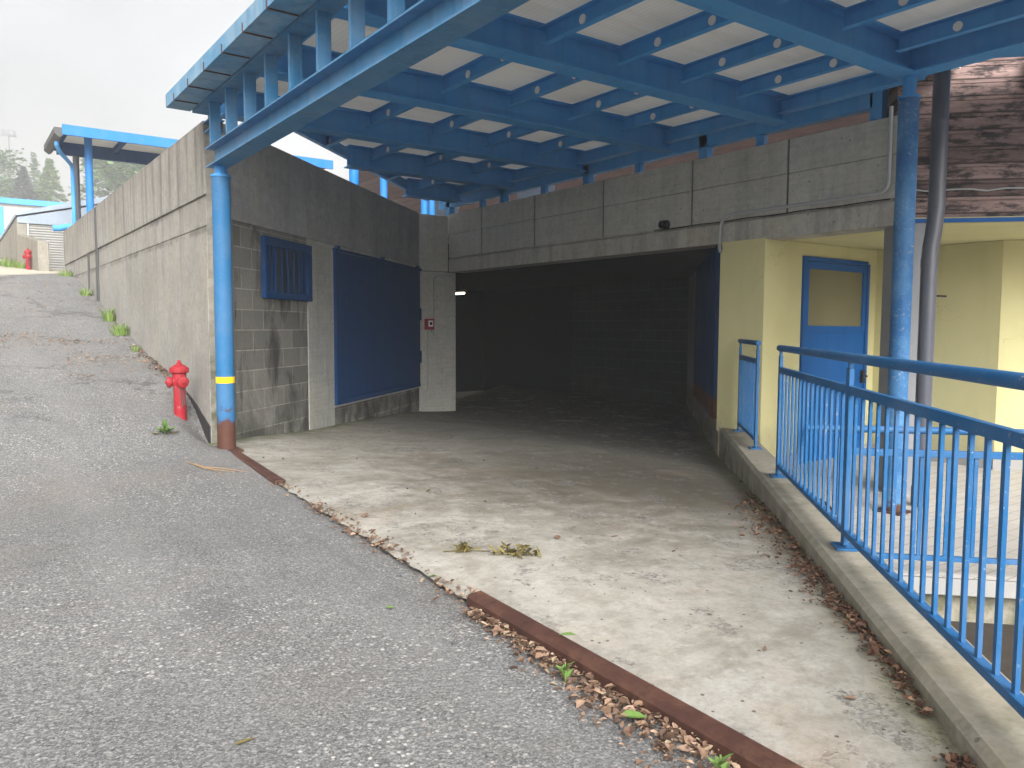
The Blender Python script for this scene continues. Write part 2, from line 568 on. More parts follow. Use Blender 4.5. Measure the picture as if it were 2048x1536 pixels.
def m_charred(name, d, light=.5, tint=1.0):
    t = NT(name)
    s = t.dot(t.P, (d[0], d[1], 0))
    z = t.xyz()[2]
    row = t.math('FLOOR', t.math('MULTIPLY', z, 1 / .145))
    wn = t.n('ShaderNodeTexWhiteNoise', noise_dimensions='1D')
    t.put(wn.inputs['W'], row)
    g = t.noise(1, 6, .7, vec=t.comb(t.math('MULTIPLY', s, 3.2), t.math('MULTIPLY', z, 34), t.math('MULTIPLY', row, 3.7)), dist=.5)
    bl = t.noise(1, 6, .72, vec=t.comb(t.math('MULTIPLY', s, 4.2), t.math('MULTIPLY', z, 13), t.math('MULTIPLY', row, 5.1)))
    col = t.mix(wn.outputs[0], tuple(c * tint for c in (.10, .068, .062)), tuple(c * tint for c in (.22, .155, .14)))
    col = t.mix(t.mr(g, .35, .7, 0, .6), col, (.08, .045, .04))
    col = t.mix(t.mr(bl, light, light + .12, 0, .93), col, (.022, .019, .02))
    fr = t.math('FRACT', t.math('MULTIPLY', z, 1 / .145))
    gap = t.math('MAXIMUM', t.mr(fr, .03, .09, 1, 0), t.mr(fr, .95, .98, 0, 1))
    col = t.mix(t.math('MULTIPLY', gap, .8), col, (.018, .014, .012))
    return t.finish(col, .8, t.bump(t.math('SUBTRACT', g, gap), .4, .008), spec=.2)


def m_tiles():
    t = NT('terrace_tiles')
    a = t.dot(t.P, (1, 0, 0))
    b = t.dot(t.P, (0, 1, 0))
    br = t.n('ShaderNodeTexBrick')
    t.put(br.inputs['Vector'], t.comb(a, b, 0))
    br.inputs['Scale'].default_value = 1
    br.inputs['Brick Width'].default_value = .25
    br.inputs['Row Height'].default_value = .125
    br.inputs['Mortar Size'].default_value = .004
    br.inputs['Color1'].default_value = (.46, .43, .395, 1)
    br.inputs['Color2'].default_value = (.52, .49, .46, 1)
    br.inputs['Mortar'].default_value = (.25, .23, .21, 1)
    n1 = t.noise(1.5, 5, .65)
    col = t.mix(t.mr(n1, .35, .7, 0, .4), br.outputs[0], (.33, .30, .27))
    return t.finish(col, .6, t.bump(br.outputs['Fac'], -.2, .004), spec=.35)


def m_leaf(name, ramp, rough=.6):
    t = NT(name)
    col = t.ramp(t.isl, ramp)
    col = t.mix(t.mr(t.noise(120, 3), .35, .7, 0, .4), col, tuple(c * .4 for c in ramp[len(ramp) // 2][1]))
    return t.finish(col, rough, spec=.25)


def m_glassy(name, c, rough=.25):
    t = NT(name)
    n1 = t.noise(1.6, 3, .5)
    col = t.mix(t.mr(n1, .3, .7, 0, .5), c, tuple(v * .7 for v in c))
    return t.finish(col, rough, spec=.5)


def m_emit(name, c, s):
    t = NT(name)
    e = t.n('ShaderNodeEmission')
    t.put(e.inputs[0], c)
    e.inputs[1].default_value = s
    t.t.links.new(e.outputs[0], t.out.inputs[0])
    return t.m


SWD = (.734, .679)           # direction of the garage side wall
SWN = (.679, -.734)          # its outward normal
M = dict(
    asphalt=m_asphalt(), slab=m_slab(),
    ramp_conc=m_concrete('weathered_wall_concrete', (.29, .277, .25), (.37, .355, .325), .66, 'v', (.10, .078, .066), topz=3.31, moss=None, joints=(2.34, 2.63)),
    corner_conc=m_concrete('mossy_broken_concrete', (.20, .19, .165), (.30, .29, .26), .6, 'v', (.055, .055, .045), moss=(.7, 1.7), pits=.9),
    side_conc=m_concrete('grey_cast_concrete', (.33, .336, .345), (.41, .415, .42), .18, 'v', (.07, .07, .07)),
    fac_conc=m_concrete('board_marked_concrete', (.45, .452, .42), (.51, .512, .475), .25, 'h', (.12, .115, .10)),
    fac_conc_v=m_concrete('rough_board_concrete', (.40, .39, .35), (.49, .475, .43), .45, 'v', (.10, .09, .08)),
    kerb=m_concrete('kerb_concrete', (.29, .268, .22), (.38, .352, .30), .5, 'v', (.13, .125, .075), moss=(.12, .42)),
    blocks=m_blocks('hollow_block', SWD, (.17, .165, .15), (.27, .26, .235), (.42, .40, .35)),
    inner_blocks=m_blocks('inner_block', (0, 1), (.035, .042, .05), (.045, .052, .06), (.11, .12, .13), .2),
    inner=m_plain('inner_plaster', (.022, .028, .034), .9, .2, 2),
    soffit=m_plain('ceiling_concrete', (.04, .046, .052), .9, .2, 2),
    blue=m_paint('blue_paint', (.050, .27, .60), .25, .10),
    blue_worn_lit=m_paint('weathered_lit_blue_paint', (.042, .175, .34), .5, .15, dirt=.5),  # rain-worn front steel; blue also darkened to offset the light falling on it
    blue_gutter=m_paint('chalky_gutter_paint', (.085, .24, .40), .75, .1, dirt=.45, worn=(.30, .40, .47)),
    blue_col=m_paint('blue_column_paint', (.022, .125, .275), .22, .3, rust_z=.60),
    blue_old=m_paint('flaking_blue_paint', (.018, .105, .265), .5, .75, rust_z=-.02, worn=(.15, .33, .52)),
    blue_rail=m_paint('railing_blue', (.011, .098, .25), .28, .45),
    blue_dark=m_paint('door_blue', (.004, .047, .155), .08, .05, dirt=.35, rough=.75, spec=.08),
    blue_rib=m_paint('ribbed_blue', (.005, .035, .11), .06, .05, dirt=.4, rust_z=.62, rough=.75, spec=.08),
    blue_vivid=m_paint('vivid_blue', (.012, .15, .43), .2, 0),
    blue_door=m_paint('house_door_blue', (.004, .085, .29), .05, 0, spec=.1),
    rust=m_rust(),
    steel=m_plain('galvanised_steel', (.42, .45, .48), .5, .2, 5, .3),
    grey_pipe=m_plain('grey_pipe', (.075, .08, .10), .35, .1, 3, spec=.5),
    conduit=m_plain('grey_conduit', (.36, .37, .38), .5, .1),
    dark=m_plain('dark_rubber', (.012, .013, .016), .6, .2),
    joint=m_plain('dark_joint', (.085, .088, .09), .8, .2),
    bitumen=m_plain('bitumen', (.035, .032, .033), .75, .3),
    yellow=m_paint('yellow_band', (.85, .52, .01), .05, .05, dirt=.1),
    red=m_paint('hydrant_red', (.27, .012, .020), .35, .45, rough=.5, dirt=.25, worn=(.36, .05, .05)),
    red_box=m_plain('red_box', (.30, .03, .04), .5, .1),
    white=m_plain('white_plastic', (.7, .7, .68), .5, .08),
    plaster=m_plaster(), panel=m_panel(),
    charred=m_charred('charred_boards', (.707, -.707), .465, 1.7),
    timber=m_charred('red_timber', (0, 1), .66, .17),
    tiles=m_tiles(),
    tile_edge=m_plain('tile_edge', (.29, .285, .275), .6, .12),
    pier=m_plain('grey_pier', (.24, .245, .26), .8, .12),
    glass=m_glassy('frosted_glass', (.17, .155, .085)),
    win=m_plain('dirty_window', (.035, .05, .075), .4, .4),
    soil=m_plain('dark_soil', (.05, .04, .03), .95, .3),
    gravel=m_plain('pale_gravel', (.40, .365, .295), .95, .3, 3),
    shed_metal=m_plain('pale_blue_metal', (.27, .32, .385), .5, .12, 2),
    shutter=m_plain('shutter_metal', (.30, .30, .285), .55, .12, 3),
    whitewall=m_plain('white_wall', (.46, .45, .425), .9, .08, 1),
    pale_conc=m_concrete('pale_concrete', (.24, .225, .19), (.32, .30, .265), .5, 'v', (.10, .09, .075)),
    brown_leaf=m_leaf('dry_leaf', [(0, (.05, .032, .024)), (.3, (.13, .08, .055)), (.65, (.24, .15, .10)), (.9, (.36, .25, .175)), (1, (.30, .25, .16))]),
    damp_leaf=m_leaf('damp_leaf', [(0, (.035, .02, .015)), (.4, (.09, .045, .03)), (.75, (.17, .09, .055)), (1, (.30, .18, .11))]),
    needle=m_leaf('dry_needle', [(0, (.20, .12, .065)), (1, (.42, .28, .16))]),
    green_leaf=m_leaf('green_leaf', [(0, (.06, .13, .025)), (1, (.17, .28, .07))]),
    olive_leaf=m_leaf('wilted_leaf', [(0, (.035, .028, .012)), (.5, (.12, .095, .03)), (1, (.24, .20, .075))]),
    grass=m_leaf('grass_blade', [(0, (.09, .17, .03)), (.6, (.17, .29, .06)), (1, (.34, .36, .13))]),
    tree_a=m_leaf('broadleaf', [(0, (.03, .085, .025)), (1, (.10, .19, .06))]),
    tree_b=m_leaf('dark_conifer', [(0, (.018, .032, .026)), (1, (.05, .075, .055))]),
    tree_c=m_leaf('light_conifer', [(0, (.07, .14, .03)), (1, (.17, .27, .09))]),
    bark=m_plain('bark', (.09, .07, .055), .95, .3, 8),
    lamp=m_emit('lit_tube', (1, .86, .62), 2.2),
)

# ------------------------------------------------------------------ ground
RP = [(-80, .22), (3, .25), (4.5, .28), (5.5, .31), (6.5, .36), (7.0, .42), (7.5, .54), (8.3, .70), (9.15, .9), (10.3, 1.07), (11.5, 1.3),
      (12.66, 1.52), (13.97, 1.82), (14.8, 1.99), (16.8, 2.34), (18.2, 2.49), (20, 2.66), (24, 2.95), (30, 3.6), (43, 5.6), (94, 11.8), (107, 14.4), (136, 17.8), (235, 26)]


def zroad(x, y):
    return it(y, RP) - .27 * math.exp(-(((x - 2) / .2) ** 2 + ((y - 7.6) / .5) ** 2))


def xt(y):
    return 1.72 + .041 * (y - 1.28)


ZS = [(1.7, .26), (2.5, .272), (3.4, .235), (4.14, .205), (5.08, .145), (5.77, .1), (6.4, .03), (7, 0), (12, 0)]


def zslab(x, y):
    return it(x, ZS) + (it(y, [(1, .25), (2.7, .255), (5.5, .31), (6.9, .355), (7.6, .36)]) - .26) * max(0, 1 - max(0, x - 1.8) / 1.6)


def sheet(ys, xl, xr, nx, zf, name, mat, base=(0, 0, 0), power=1.0):
    mb = MB()
    for y in ys:
        a, b = xl(y), xr(y)
        for i in range(nx + 1):
            u = (i / nx) ** power
            x = b + (a - b) * u
            mb.v.append((x, y, zf(x, y)))
    n = nx + 1
    for j in range(len(ys) - 1):
        for i in range(nx):
            mb.f.append((j * n + i, j * n + i + 1, (j + 1) * n + i + 1, (j + 1) * n + i))
    o = mb.build(name, mat, None, base, smooth=True, fix=False)
    me = o.data
    if me.polygons[0].normal.z < 0:
        me.flip_normals()
    return struct(o)


def frange(a, b, n):
    return [a + (b - a) * i / n for i in range(n + 1)]


rnd = random.Random(3)
bumps = [(rnd.uniform(-3, 2), rnd.uniform(1, 18), rnd.uniform(.3, 1.1), rnd.uniform(-.014, .014)) for _ in range(120)]


def zroad_b(x, y):
    z = zroad(x, y)
    if .4 < y < 7.0 and x > xt(y) - .005:
        z -= .010
    if -4 < x < 3 and 0 < y < 19:
        for bx, by, br, bh in bumps:
            d = ((x - bx) ** 2 + (y - by) ** 2) / (br * br)
            if d < 4 and x < xt(y) - .25:
                z += bh * math.exp(-d)
    return z


road_ys = frange(-60, -8, 6) + frange(-6, .3, 10) + [.46] + frange(.7, 7.0, 40) + [7.2, 7.4] + frange(7.6, 19.5, 60)


def road_xr(y):
    if y < .46:
        return 1.0 if y > -.3 else .9
    if y < 7.0:
        return xt(y) + .06
    return 2.06


sheet(road_ys, lambda y: -40.0, road_xr, 110, zroad_b, 'road', M['asphalt'], (0, 5, 0), 2.6)
sheet(frange(19.5, 30, 8) + frange(32, 235, 24), lambda y: -110.0, lambda y: 110.0, 24, lambda x, y: zroad(x, y) - .004 + (.0 if y < 20 else .0), 'yard_ground', M['gravel'], (0, 20, 2.6))
# the large sheet everything else lies on
g = MB()
g.add([(-118, -78, -.9), (118, -78, -.9), (118, 236, -.9), (-118, 236, -.9)], [(0, 1, 2, 3)])
struct(g.build('ground', M['soil'], None, (0, 0, -.9)))


def slab_xl(y):
    if y < 7.0:
        return xt(y) - .004 + .010 * math.sin(y * 19) * math.sin(y * 7.3 + 1) + .006 * math.sin(y * 41)
    if y < 7.42:
        return 2.0
    return 2.0 + (y - 7.42) * 1.082 - .12


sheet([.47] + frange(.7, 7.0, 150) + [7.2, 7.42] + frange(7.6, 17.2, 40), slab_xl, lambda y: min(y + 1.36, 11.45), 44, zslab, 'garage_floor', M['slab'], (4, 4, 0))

# ------------------------------------------------------------------ retaining wall along the ramp
rw = thing('retaining_wall', (2.0, 7.42, .3), 'long weathered concrete retaining wall climbing beside the asphalt ramp', 'wall')
mb = MB()
mb.box(2.012, 2.3, 7.72, 18.25, -.6, 3.29)
for z0, z1, xo in ((-.6, 2.362, 2.0), (2.372, 2.640, 2.004), (2.656, 3.300, 1.990)):
    mb.box(xo, 2.0115, 7.65, 18.25, z0, z1)
mb.box(1.990, 2.3, 7.65, 18.25, 3.3005, 3.325)
mb.build('wall_body', M['ramp_conc'], rw, bevel=.006)
mb = MB()
rr_ = random.Random(5)
zz = frange(.15, 3.29, 40)
for k, z in enumerate(zz):
    j = rr_.uniform(-.012, .010)
    mb.v += [(2.002 + abs(j), 7.652, z), (2.004 + j * .4, 7.632 + j, z), (2.16, 7.60, z), (2.16, 7.72, z), (2.012, 7.72, z)]
for k in range(len(zz) - 1):
    for i in range(5):
        mb.f.append((k * 5 + i, k * 5 + (i + 1) % 5, k * 5 + 5 + (i + 1) % 5, k * 5 + 5 + i))
mb.f += [(0, 1, 2, 3, 4), tuple(len(zz) * 5 - 1 - i for i in range(5))]
mb.build('broken_edge', M['corner_conc'], rw)
mb = MB()
mb.box(1.975, 1.995, 13.96, 14.12, .5, 3.30)
mb.build('joint_strip', M['joint'], rw)
mb = MB()
mb.box(1.982, 1.998, 14.93, 15.03, .5, 2.66)
mb.build('joint_strip', M['joint'], rw)
mb = MB()
pts = [(7.652, .485), (7.71, .505), (7.884, .566), (8.12, .654), (8.41, .733), (8.61, .781), (8.8, .80)]
for (ya, za), (yb, zb) in zip(pts, pts[1:]):
    mb.add([(1.988, ya, 0), (1.988, yb, 0), (1.988, yb, zb), (1.988, ya, za), (1.999, ya, 0), (1.999, yb, 0), (1.999, yb, zb), (1.999, ya, za)],
           [(0, 1, 2, 3), (3, 2, 6, 7), (0, 3, 7, 4), (1, 5, 6, 2)])
mb.build('bitumen_strip', M['bitumen'], rw)

# ------------------------------------------------------------------ garage
ga = thing('garage', (6.95, 8.6, 0), 'open dark concrete garage bay with block side wall under the canopy', 'garage')
P0 = Vector((2.0, 7.42, 0))
D = Vector((SWD[0], SWD[1], 0))
N = Vector((SWN[0], SWN[1], 0))


def sw(s, o, z):
    return P0 + D * s + N * o + Vector((0, 0, z))


def sbox(mb, s0, s1, o0, o1, z0, z1):
    q = [(s0, o0), (s1, o0), (s1, o1), (s0, o1)]
    p = [sw(s, o, z0) for s, o in q] + [sw(s, o, z1) for s, o in q]
    mb.add(p, [(3, 2, 1, 0), (4, 5, 6, 7), (0, 1, 5, 4), (1, 2, 6, 5), (2, 3, 7, 6), (3, 0, 4, 7)])
    return mb


SE = 5.94
mb = MB()
for a, b in ((.20, 1.955), (1.963, 3.855), (3.863, SE)):
    sbox(mb, a, b, -.10, .004, 2.44, 3.305)
sbox(mb, .34, SE, -.28, -.101, -.3, 3.300)
mb.build('upper_wall', M['side_conc'], ga, bevel=.005)
sbox(MB(), .20, .325, -.1, .006, -.2, 2.437).build('corner_post', M['corner_conc'], ga, bevel=.005)
mb = MB()
sbox(mb, 1.87, 2.57, -.1, .006, -.2, 2.437)
sbox(mb, 2.572, SE, -.1, -.03, .462, 2.437)
sbox(mb, 2.572, SE - .02, -.03, .004, .43, .46)
sbox(mb, 2.572, SE, -.03, .004, 2.405, 2.437)
mb.build('wall_frame', M['fac_conc'], ga, bevel=.005)
mb = MB()
sbox(mb, .327, 1.868, -.1, -.004, -.2, 2.437)
sbox(mb, 2.572, SE, -.1, -.006, -.2, .428)
mb.build('blockwork', M['blocks'], ga)
# barred window
mb = MB()
a0, a1, z0, z1 = .84, 1.90, 1.725, 2.355
for q in ((a0, a1, z0, z0 + .07), (a0, a1, z1 - .09, z1), (a0, a0 + .055, z0 + .071, z1 - .091), (a1 - .1, a1, z0 + .071, z1 - .091)):
    sbox(mb, q[0], q[1], -.003, .05, q[2], q[3])
win = mb.build('window', M['blue_dark'], ga, bevel=.004)
sbox(MB(), a0 + .055, a1 - .1, -.0035, .004, z0 + .07, z1 - .09).build('pane', M['win'], win)
for k in range(6):
    s = a0 + .12 + k * .135
    mb = MB()
    pa = [sw(s + .004 * math.sin(k * 2.1 + j * .9), .024, z0 + .06 + (z1 - z0 - .14) * j / 6) for j in range(7)]
    mb.tube(pa, .012, 6)
    mb.build('window_bar', M['blue_dark'], win)
for sa in (a0 + .2, a1 - .19):
    sbox(MB(), sa, sa + .07, .006, .02, z0 + .07, z1 - .09).build('shutter_strip', M['blue_dark'], win)
# big sliding door
mb = MB()
sbox(mb, 2.575, 5.90, -.028, .03, .462, 2.36)
sd = mb.build('sliding_door', M['blue_dark'], ga, bevel=.004)
mb = MB()
sbox(mb, 2.55, 5.93, -.0, .05, 2.362, 2.40)
for s in (2.60, 4.15, 5.75):
    sbox(mb, s, s + .07, .0, .055, 2.401, 2.43)
mb.build('door_rail', M['blue_dark'], sd, bevel=.003)
mb = MB()
sbox(mb, 2.575, 2.63, .031, .042, .47, 2.36)
sbox(mb, 5.86, 5.93, .031, .045, 1.55, 1.75)
sbox(mb, 5.86, 5.93, .031, .045, .85, 1.05)
sbox(mb, 2.64, 5.90, .031, .036, .462, .52)
mb.build('door_edge', M['blue_dark'], sd, bevel=.002)
# pier
mb = MB()
mb.prism([(6.36, 11.47), (7.10, 11.50), (7.12, 11.78), (6.36, 11.80)], -.2, 2.366)
mb.prism([(6.36, 11.47), (6.945, 11.494), (6.945, 11.80), (6.36, 11.80)], 2.372, 3.305)
mb.build('pier', M['fac_conc'], ga, bevel=.012)
# lintel beam over the opening
mb = MB()
mb.box(6.972, 7.25, 3.80, 11.49, 2.60, 3.33)
ys = [3.78, 4.885, 6.14, 7.63, 9.09, 10.47, 11.485]
for i in range(6):
    a = ys[i] + (.022 if i else 0)
    mb.box(6.95, 6.971, a, ys[i + 1], 2.612, 2.995)
    mb.box(6.948, 6.971, a, ys[i + 1], 2.999, 3.338)
mb.build('parapet', M['fac_conc'], ga, bevel=.006)
mb = MB()
mb.extrude([(0, 0), (.30, 0), (.30, .23), (.022, .23), (0, .205)], (6.952, 3.78, 2.368), (6.952, 11.49, 2.368), (1, 0, 0))
mb.build('lintel_beam', M['fac_conc_v'], ga)
for y in ys[1:-1]:
    MB().box(6.958, 6.9715, y + .001, y + .021, 2.612, 3.338).build('joint_filler', M['joint'], ga)
# ceiling and deck
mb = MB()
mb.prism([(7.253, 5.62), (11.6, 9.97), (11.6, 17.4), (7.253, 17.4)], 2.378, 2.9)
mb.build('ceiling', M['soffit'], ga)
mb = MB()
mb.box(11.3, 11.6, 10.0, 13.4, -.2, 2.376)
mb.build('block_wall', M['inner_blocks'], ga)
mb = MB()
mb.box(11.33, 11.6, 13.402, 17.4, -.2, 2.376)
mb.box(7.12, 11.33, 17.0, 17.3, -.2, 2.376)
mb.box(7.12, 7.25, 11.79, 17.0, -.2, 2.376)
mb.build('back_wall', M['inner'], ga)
# right inner wall, standing on the kerb (45 degrees)


def k45(w, q):   # w = x - y, q = (x + y)/2
    return (q + w / 2, q - w / 2)


def kbox(mb, w0, w1, q0, q1, z0, z1):
    mb.prism([k45(w0, q0), k45(w1, q0), k45(w1, q1), k45(w0, q1)], z0, z1)
    return mb


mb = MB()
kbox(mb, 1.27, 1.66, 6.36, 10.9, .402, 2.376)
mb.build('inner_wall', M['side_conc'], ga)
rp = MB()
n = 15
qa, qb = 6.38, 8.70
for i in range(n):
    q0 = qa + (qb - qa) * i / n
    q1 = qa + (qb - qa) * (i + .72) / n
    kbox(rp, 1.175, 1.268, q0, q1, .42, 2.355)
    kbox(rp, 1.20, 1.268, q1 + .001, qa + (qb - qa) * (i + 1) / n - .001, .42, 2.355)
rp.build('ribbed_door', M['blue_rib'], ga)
# level deck between the parapets (hidden roof of the garage)
mb = MB()
mb.prism([(2.31, 8.0), (6.3, 11.81), (7.26, 11.81), (7.26, 5.5), (9.6, 5.5), (9.6, 18.2), (2.31, 18.2)], 2.905, 2.95)
mb.build('roof_deck', M['gravel'], ga)

# ------------------------------------------------------------------ kerb wall
ke = thing('kerb_wall', (3.2, 1.9, .1), 'low pale concrete kerb wall running diagonally along the garage drive', 'kerb')
mb = MB()
qs = frange(-.35, 6.3, 20)
W0, W1 = 1.27, 1.66
prof = [(W0 + .012, -.7), (W0, .315), (W0 + .035, .34), (W1 - .03, .345), (W1, .32), (W1, -.7)]
n = len(prof)
for q in qs:
    for w, z in prof:
        x, y = k45(w, q)
        mb.v.append((x, y, z))
for j in range(len(qs) - 1):
    for i in range(n - 1):
        mb.f.append((j * n + i, j * n + i + 1, (j + 1) * n + i + 1, (j + 1) * n + i))
mb.f.append(tuple(range(n)))
mb.f.append(tuple((len(qs) - 1) * n + i for i in range(n)))
kbox(mb, 1.262, 1.67, 6.302, 10.9, -.7, .40)
mb.build('kerb_body', M['kerb'], ke)
mb = MB()
kbox(mb, 1.72, 1.735, 3.35, 5.2, -.30, .16)
kbox(mb, 1.70, 1.78, 3.35, 5.2, .16, .172)
kbox(mb, 1.66, 1.719, 3.35, 3.365, -.30, .16)
mb.build('steel_channel', M['blue_rail'], ke)
mb = MB()
for i in range(3):
    kbox(mb, 1.79, 2.25, 4.1 + i * .32, 4.36 + i * .32, -.06 - .10 * (2 - i), -.035 - .10 * (2 - i))
mb.build('steel_tread', M['dark'], ke)

# ------------------------------------------------------------------ yellow building
yb = thing('yellow_house', (8.2, 4.6, -.065), 'pale yellow plastered entrance with blue door under charred timber cladding', 'building')
ZF = -.065
mb = MB()
mb.prism([(6.944, 5.14), (6.952, 5.14), (6.952, 5.72), (6.944, 5.72)], .30, 2.378)
mb.prism([(6.953, 5.14), (7.60, 5.14), (7.60, 5.30), (6.953, 5.30)], -.4, 2.378)
mb.prism([(8.93, 5.14), (9.12, 5.14), (9.12, 5.30), (8.93, 5.30)], -.4, 2.378)
mb.box(7.60, 8.93, 5.14, 5.30, 2.235, 2.378)
mb.prism([(6.953, 5.302), (7.3, 5.302), (7.3, 6.0), (6.953, 5.70)], -.4, 2.377)
mb.prism([(9.1, 3.75), (9.3, 3.75), (9.3, 5.139), (9.1, 5.139)], -.4, 2.378)
mb.prism([(9.1, 3.748), (12.3, .55), (12.5, .75), (9.302, 3.748)], -.4, 2.378)
mb.build('wall', M['plaster'], yb)
mb = MB()
mb.prism([(6.955, 3.80), (10.2, .555), (13.2, .555), (9.3, 5.6), (6.955, 5.6)], 2.382, 2.5)
mb.build('porch_ceiling', M['plaster'], yb)
mb = MB()
mb.prism([(7.30, 5.122), (7.6, 5.122), (7.6, 5.138), (7.3, 5.138)], ZF, .05)
mb.build('skirting', M['tile_edge'], yb)
mb = MB()
mb.prism([(8.93, 5.122), (9.1, 5.122), (9.1, 5.138), (8.93, 5.138)], ZF, .05)
mb.box(9.084, 9.098, 3.76, 5.12, ZF, .05)
mb.prism([(9.08, 3.745), (12.28, .545), (12.29, .555), (9.09, 3.755)], ZF, .05)
mb.build('skirting', M['tile_edge'], yb)
# door
mb = MB()
x0, x1, zt = 7.605, 8.925, 2.23
mb.box(x0, x0 + .05, 5.115, 5.20, ZF, zt)
mb.box(x1 - .05, x1, 5.115, 5.20, ZF, zt - .03)
mb.box(x0 + .051, x1 - .051, 5.115, 5.20, zt - .05, zt)
dr = mb.build('door', M['blue_door'], yb, bevel=.004)
mb = MB()
mb.box(x0 + .055, x1 - .055, 5.135, 5.18, ZF + .01, 1.40)
for q in ((x0 + .055, x0 + .12, 1.401, zt - .055), (x1 - .12, x1 - .055, 1.401, zt - .055), (x0 + .121, x1 - .121, 2.10, zt - .055), (x0 + .121, x1 - .121, 1.401, 1.47)):
    mb.box(q[0], q[1], 5.128, 5.18, q[2], q[3])
mb.box(x0 + .05, x1 - .05, 5.126, 5.134, ZF + .01, .12)
mb.build('door_leaf', M['blue_door'], dr, bevel=.004)
mb = MB()
mb.box(x0 + .121, x1 - .121, 5.145, 5.16, 1.471, 2.099)
mb.build('door_glass', M['glass'], dr)
mb = MB()
mb.box(x1 - .115, x1 - .06, 5.10, 5.134, .80, .95)
mb.tube([(x1 - .09, 5.10, .88), (x1 - .09, 5.06, .88), (x1 - .2, 5.055, .88)], .011, 8)
mb.build('door_handle', M['dark'], dr)
# timber cladding
mb = MB()
for k in range(14):
    z = 2.43 + k * .145
    mb.prism([(6.965 + .0, 3.80 - .0), (6.955, 3.79), (10.155, .59), (10.17, .605)], z + .004, z + .143)
mb.prism([(6.967, 3.802), (10.171, .606), (10.5, .9), (7.3, 4.1)], 2.502, 4.5)
mb.build('timber_cladding', M['charred'], yb)
mb = MB()
mb.prism([(6.935, 3.77), (10.135, .57), (10.15, .585), (6.95, 3.785)], 2.385, 2.42)
mb.build('cladding_trim', M['blue_door'], yb)
mb = MB()
mb.prism([(7.6, 3.0), (10.1, .5), (10.13, .53), (7.63, 3.03)], 3.55, 3.80)
mb.build('eaves_board', M['blue'], yb)
mb = MB()
mb.prism([(6.93, 3.755), (7.19, 3.495), (7.42, 3.725), (7.16, 3.985)], -.3, 2.379)
mb.build('corner_pier', M['pier'], yb, bevel=.008)

# ------------------------------------------------------------------ terrace and pit
mb = MB()
mb.prism([k45(1.74, 3.54), (13, -5.92), (13, 6.0), (7.0, 6.0), k45(1.74, 5.3)], -.17, -.069)
struct(mb.build('terrace_edge', M['tile_edge'], None, (7, 2.5, -.17)))
mb = MB()
mb.add([(*k45(1.66, 3.545), ZF), (12.99, -5.90, ZF), (12.99, 5.99, ZF), (7.4, 5.99, ZF), (*k45(1.66, 5.3), ZF)], [(0, 1, 2, 3, 4)])
struct(mb.build('terrace', M['tiles'], None, (7, 2.5, ZF)))
mb = MB()
mb.prism([k45(1.62, 3.60), (13, -5.80), (13.3, -5.5), k45(1.62, 3.9)], -.85, -.171)
o = mb.build('terrace_wall', M['kerb'], None, (5, 2.2, -.8))
tag(o, 'short concrete wall under the edge of the tiled terrace beside the stair pit', 'wall')
mb = MB()
mb.add([(1.2, -.6, -.36), (14, -14, -.36), (14, -5, -.36), (*k45(1.6, 3.7), -.36)], [(0, 1, 2, 3)])
struct(mb.build('pit_floor', M['soil'], None, (4, 0, -.36)))

# ------------------------------------------------------------------ railings


def railing(pts, label, zb, post_z, top_z, mid_z, low_z, gap, base, ext=(0, 0), group=None, low_rail=True, bars=None, rr=.024):
    t = thing('railing', base, label, 'railing', group)
    pts = [Vector((x, y, 0)) for x, y in pts]
    d = (pts[-1] - pts[0]).normalized()
    a = pts[0] - d * ext[0]
    b = pts[-1] + d * ext[1]
    up = lambda p, z: Vector((p.x, p.y, z))
    MB().tube([up(a, top_z), up(b, top_z)], rr, 14).build('handrail', M['blue_rail'], t, smooth=True)
    sd_ = d.cross(Vector((0, 0, 1)))
    for i, p in enumerate(pts):
        mb = MB()
        for sx in (-1, 1):
            c = p
        w = .030
        mb.extrude([(-w, -.012), (w, -.012), (w, .012), (-w, .012)], up(p, zb + .012), up(p, post_z - .03), d, sd_)
        mb.extrude([(-w * .45, -.010), (w * .45, -.010), (w * .45, .010), (-w * .45, .010)], up(p, post_z - .029), up(p, top_z - rr * .9), d, sd_)
        po = mb.build('post', M['blue_rail'], t, bevel=.003)
        mb = MB()
        mb.extrude([(-.065, -.05), (.065, -.05), (.065, .05), (-.065, .05)], up(p, zb), up(p, zb + .011), d, sd_)
        for sx in (-.045, .045):
            c = p + d * sx
            mb.tube([up(c, zb + .012), up(c, zb + .024)], .008, 6)
        mb.build('base_plate', M['blue_rail'], po)
    for p, q in zip(pts, pts[1:]):
        e = d * .031
        MB().bar(up(p + e, mid_z), up(q - e, mid_z), .030, .042).build('upper_rail', M['blue_rail'], t, bevel=.003)
        if low_rail:
            MB().bar(up(p + e, low_z), up(q - e, low_z), .036, .030).build('lower_rail', M['blue_rail'], t, bevel=.003)
        L = (q - p).length
        k = max(1, round(L / gap))
        for i in range(1, k):
            c = p + d * (L * i / k)
            MB().bar(up(c, low_z + .0155), up(c, mid_z - .0215), .013, .022, up=d).build('baluster', M['blue_rail'], t)
    return t


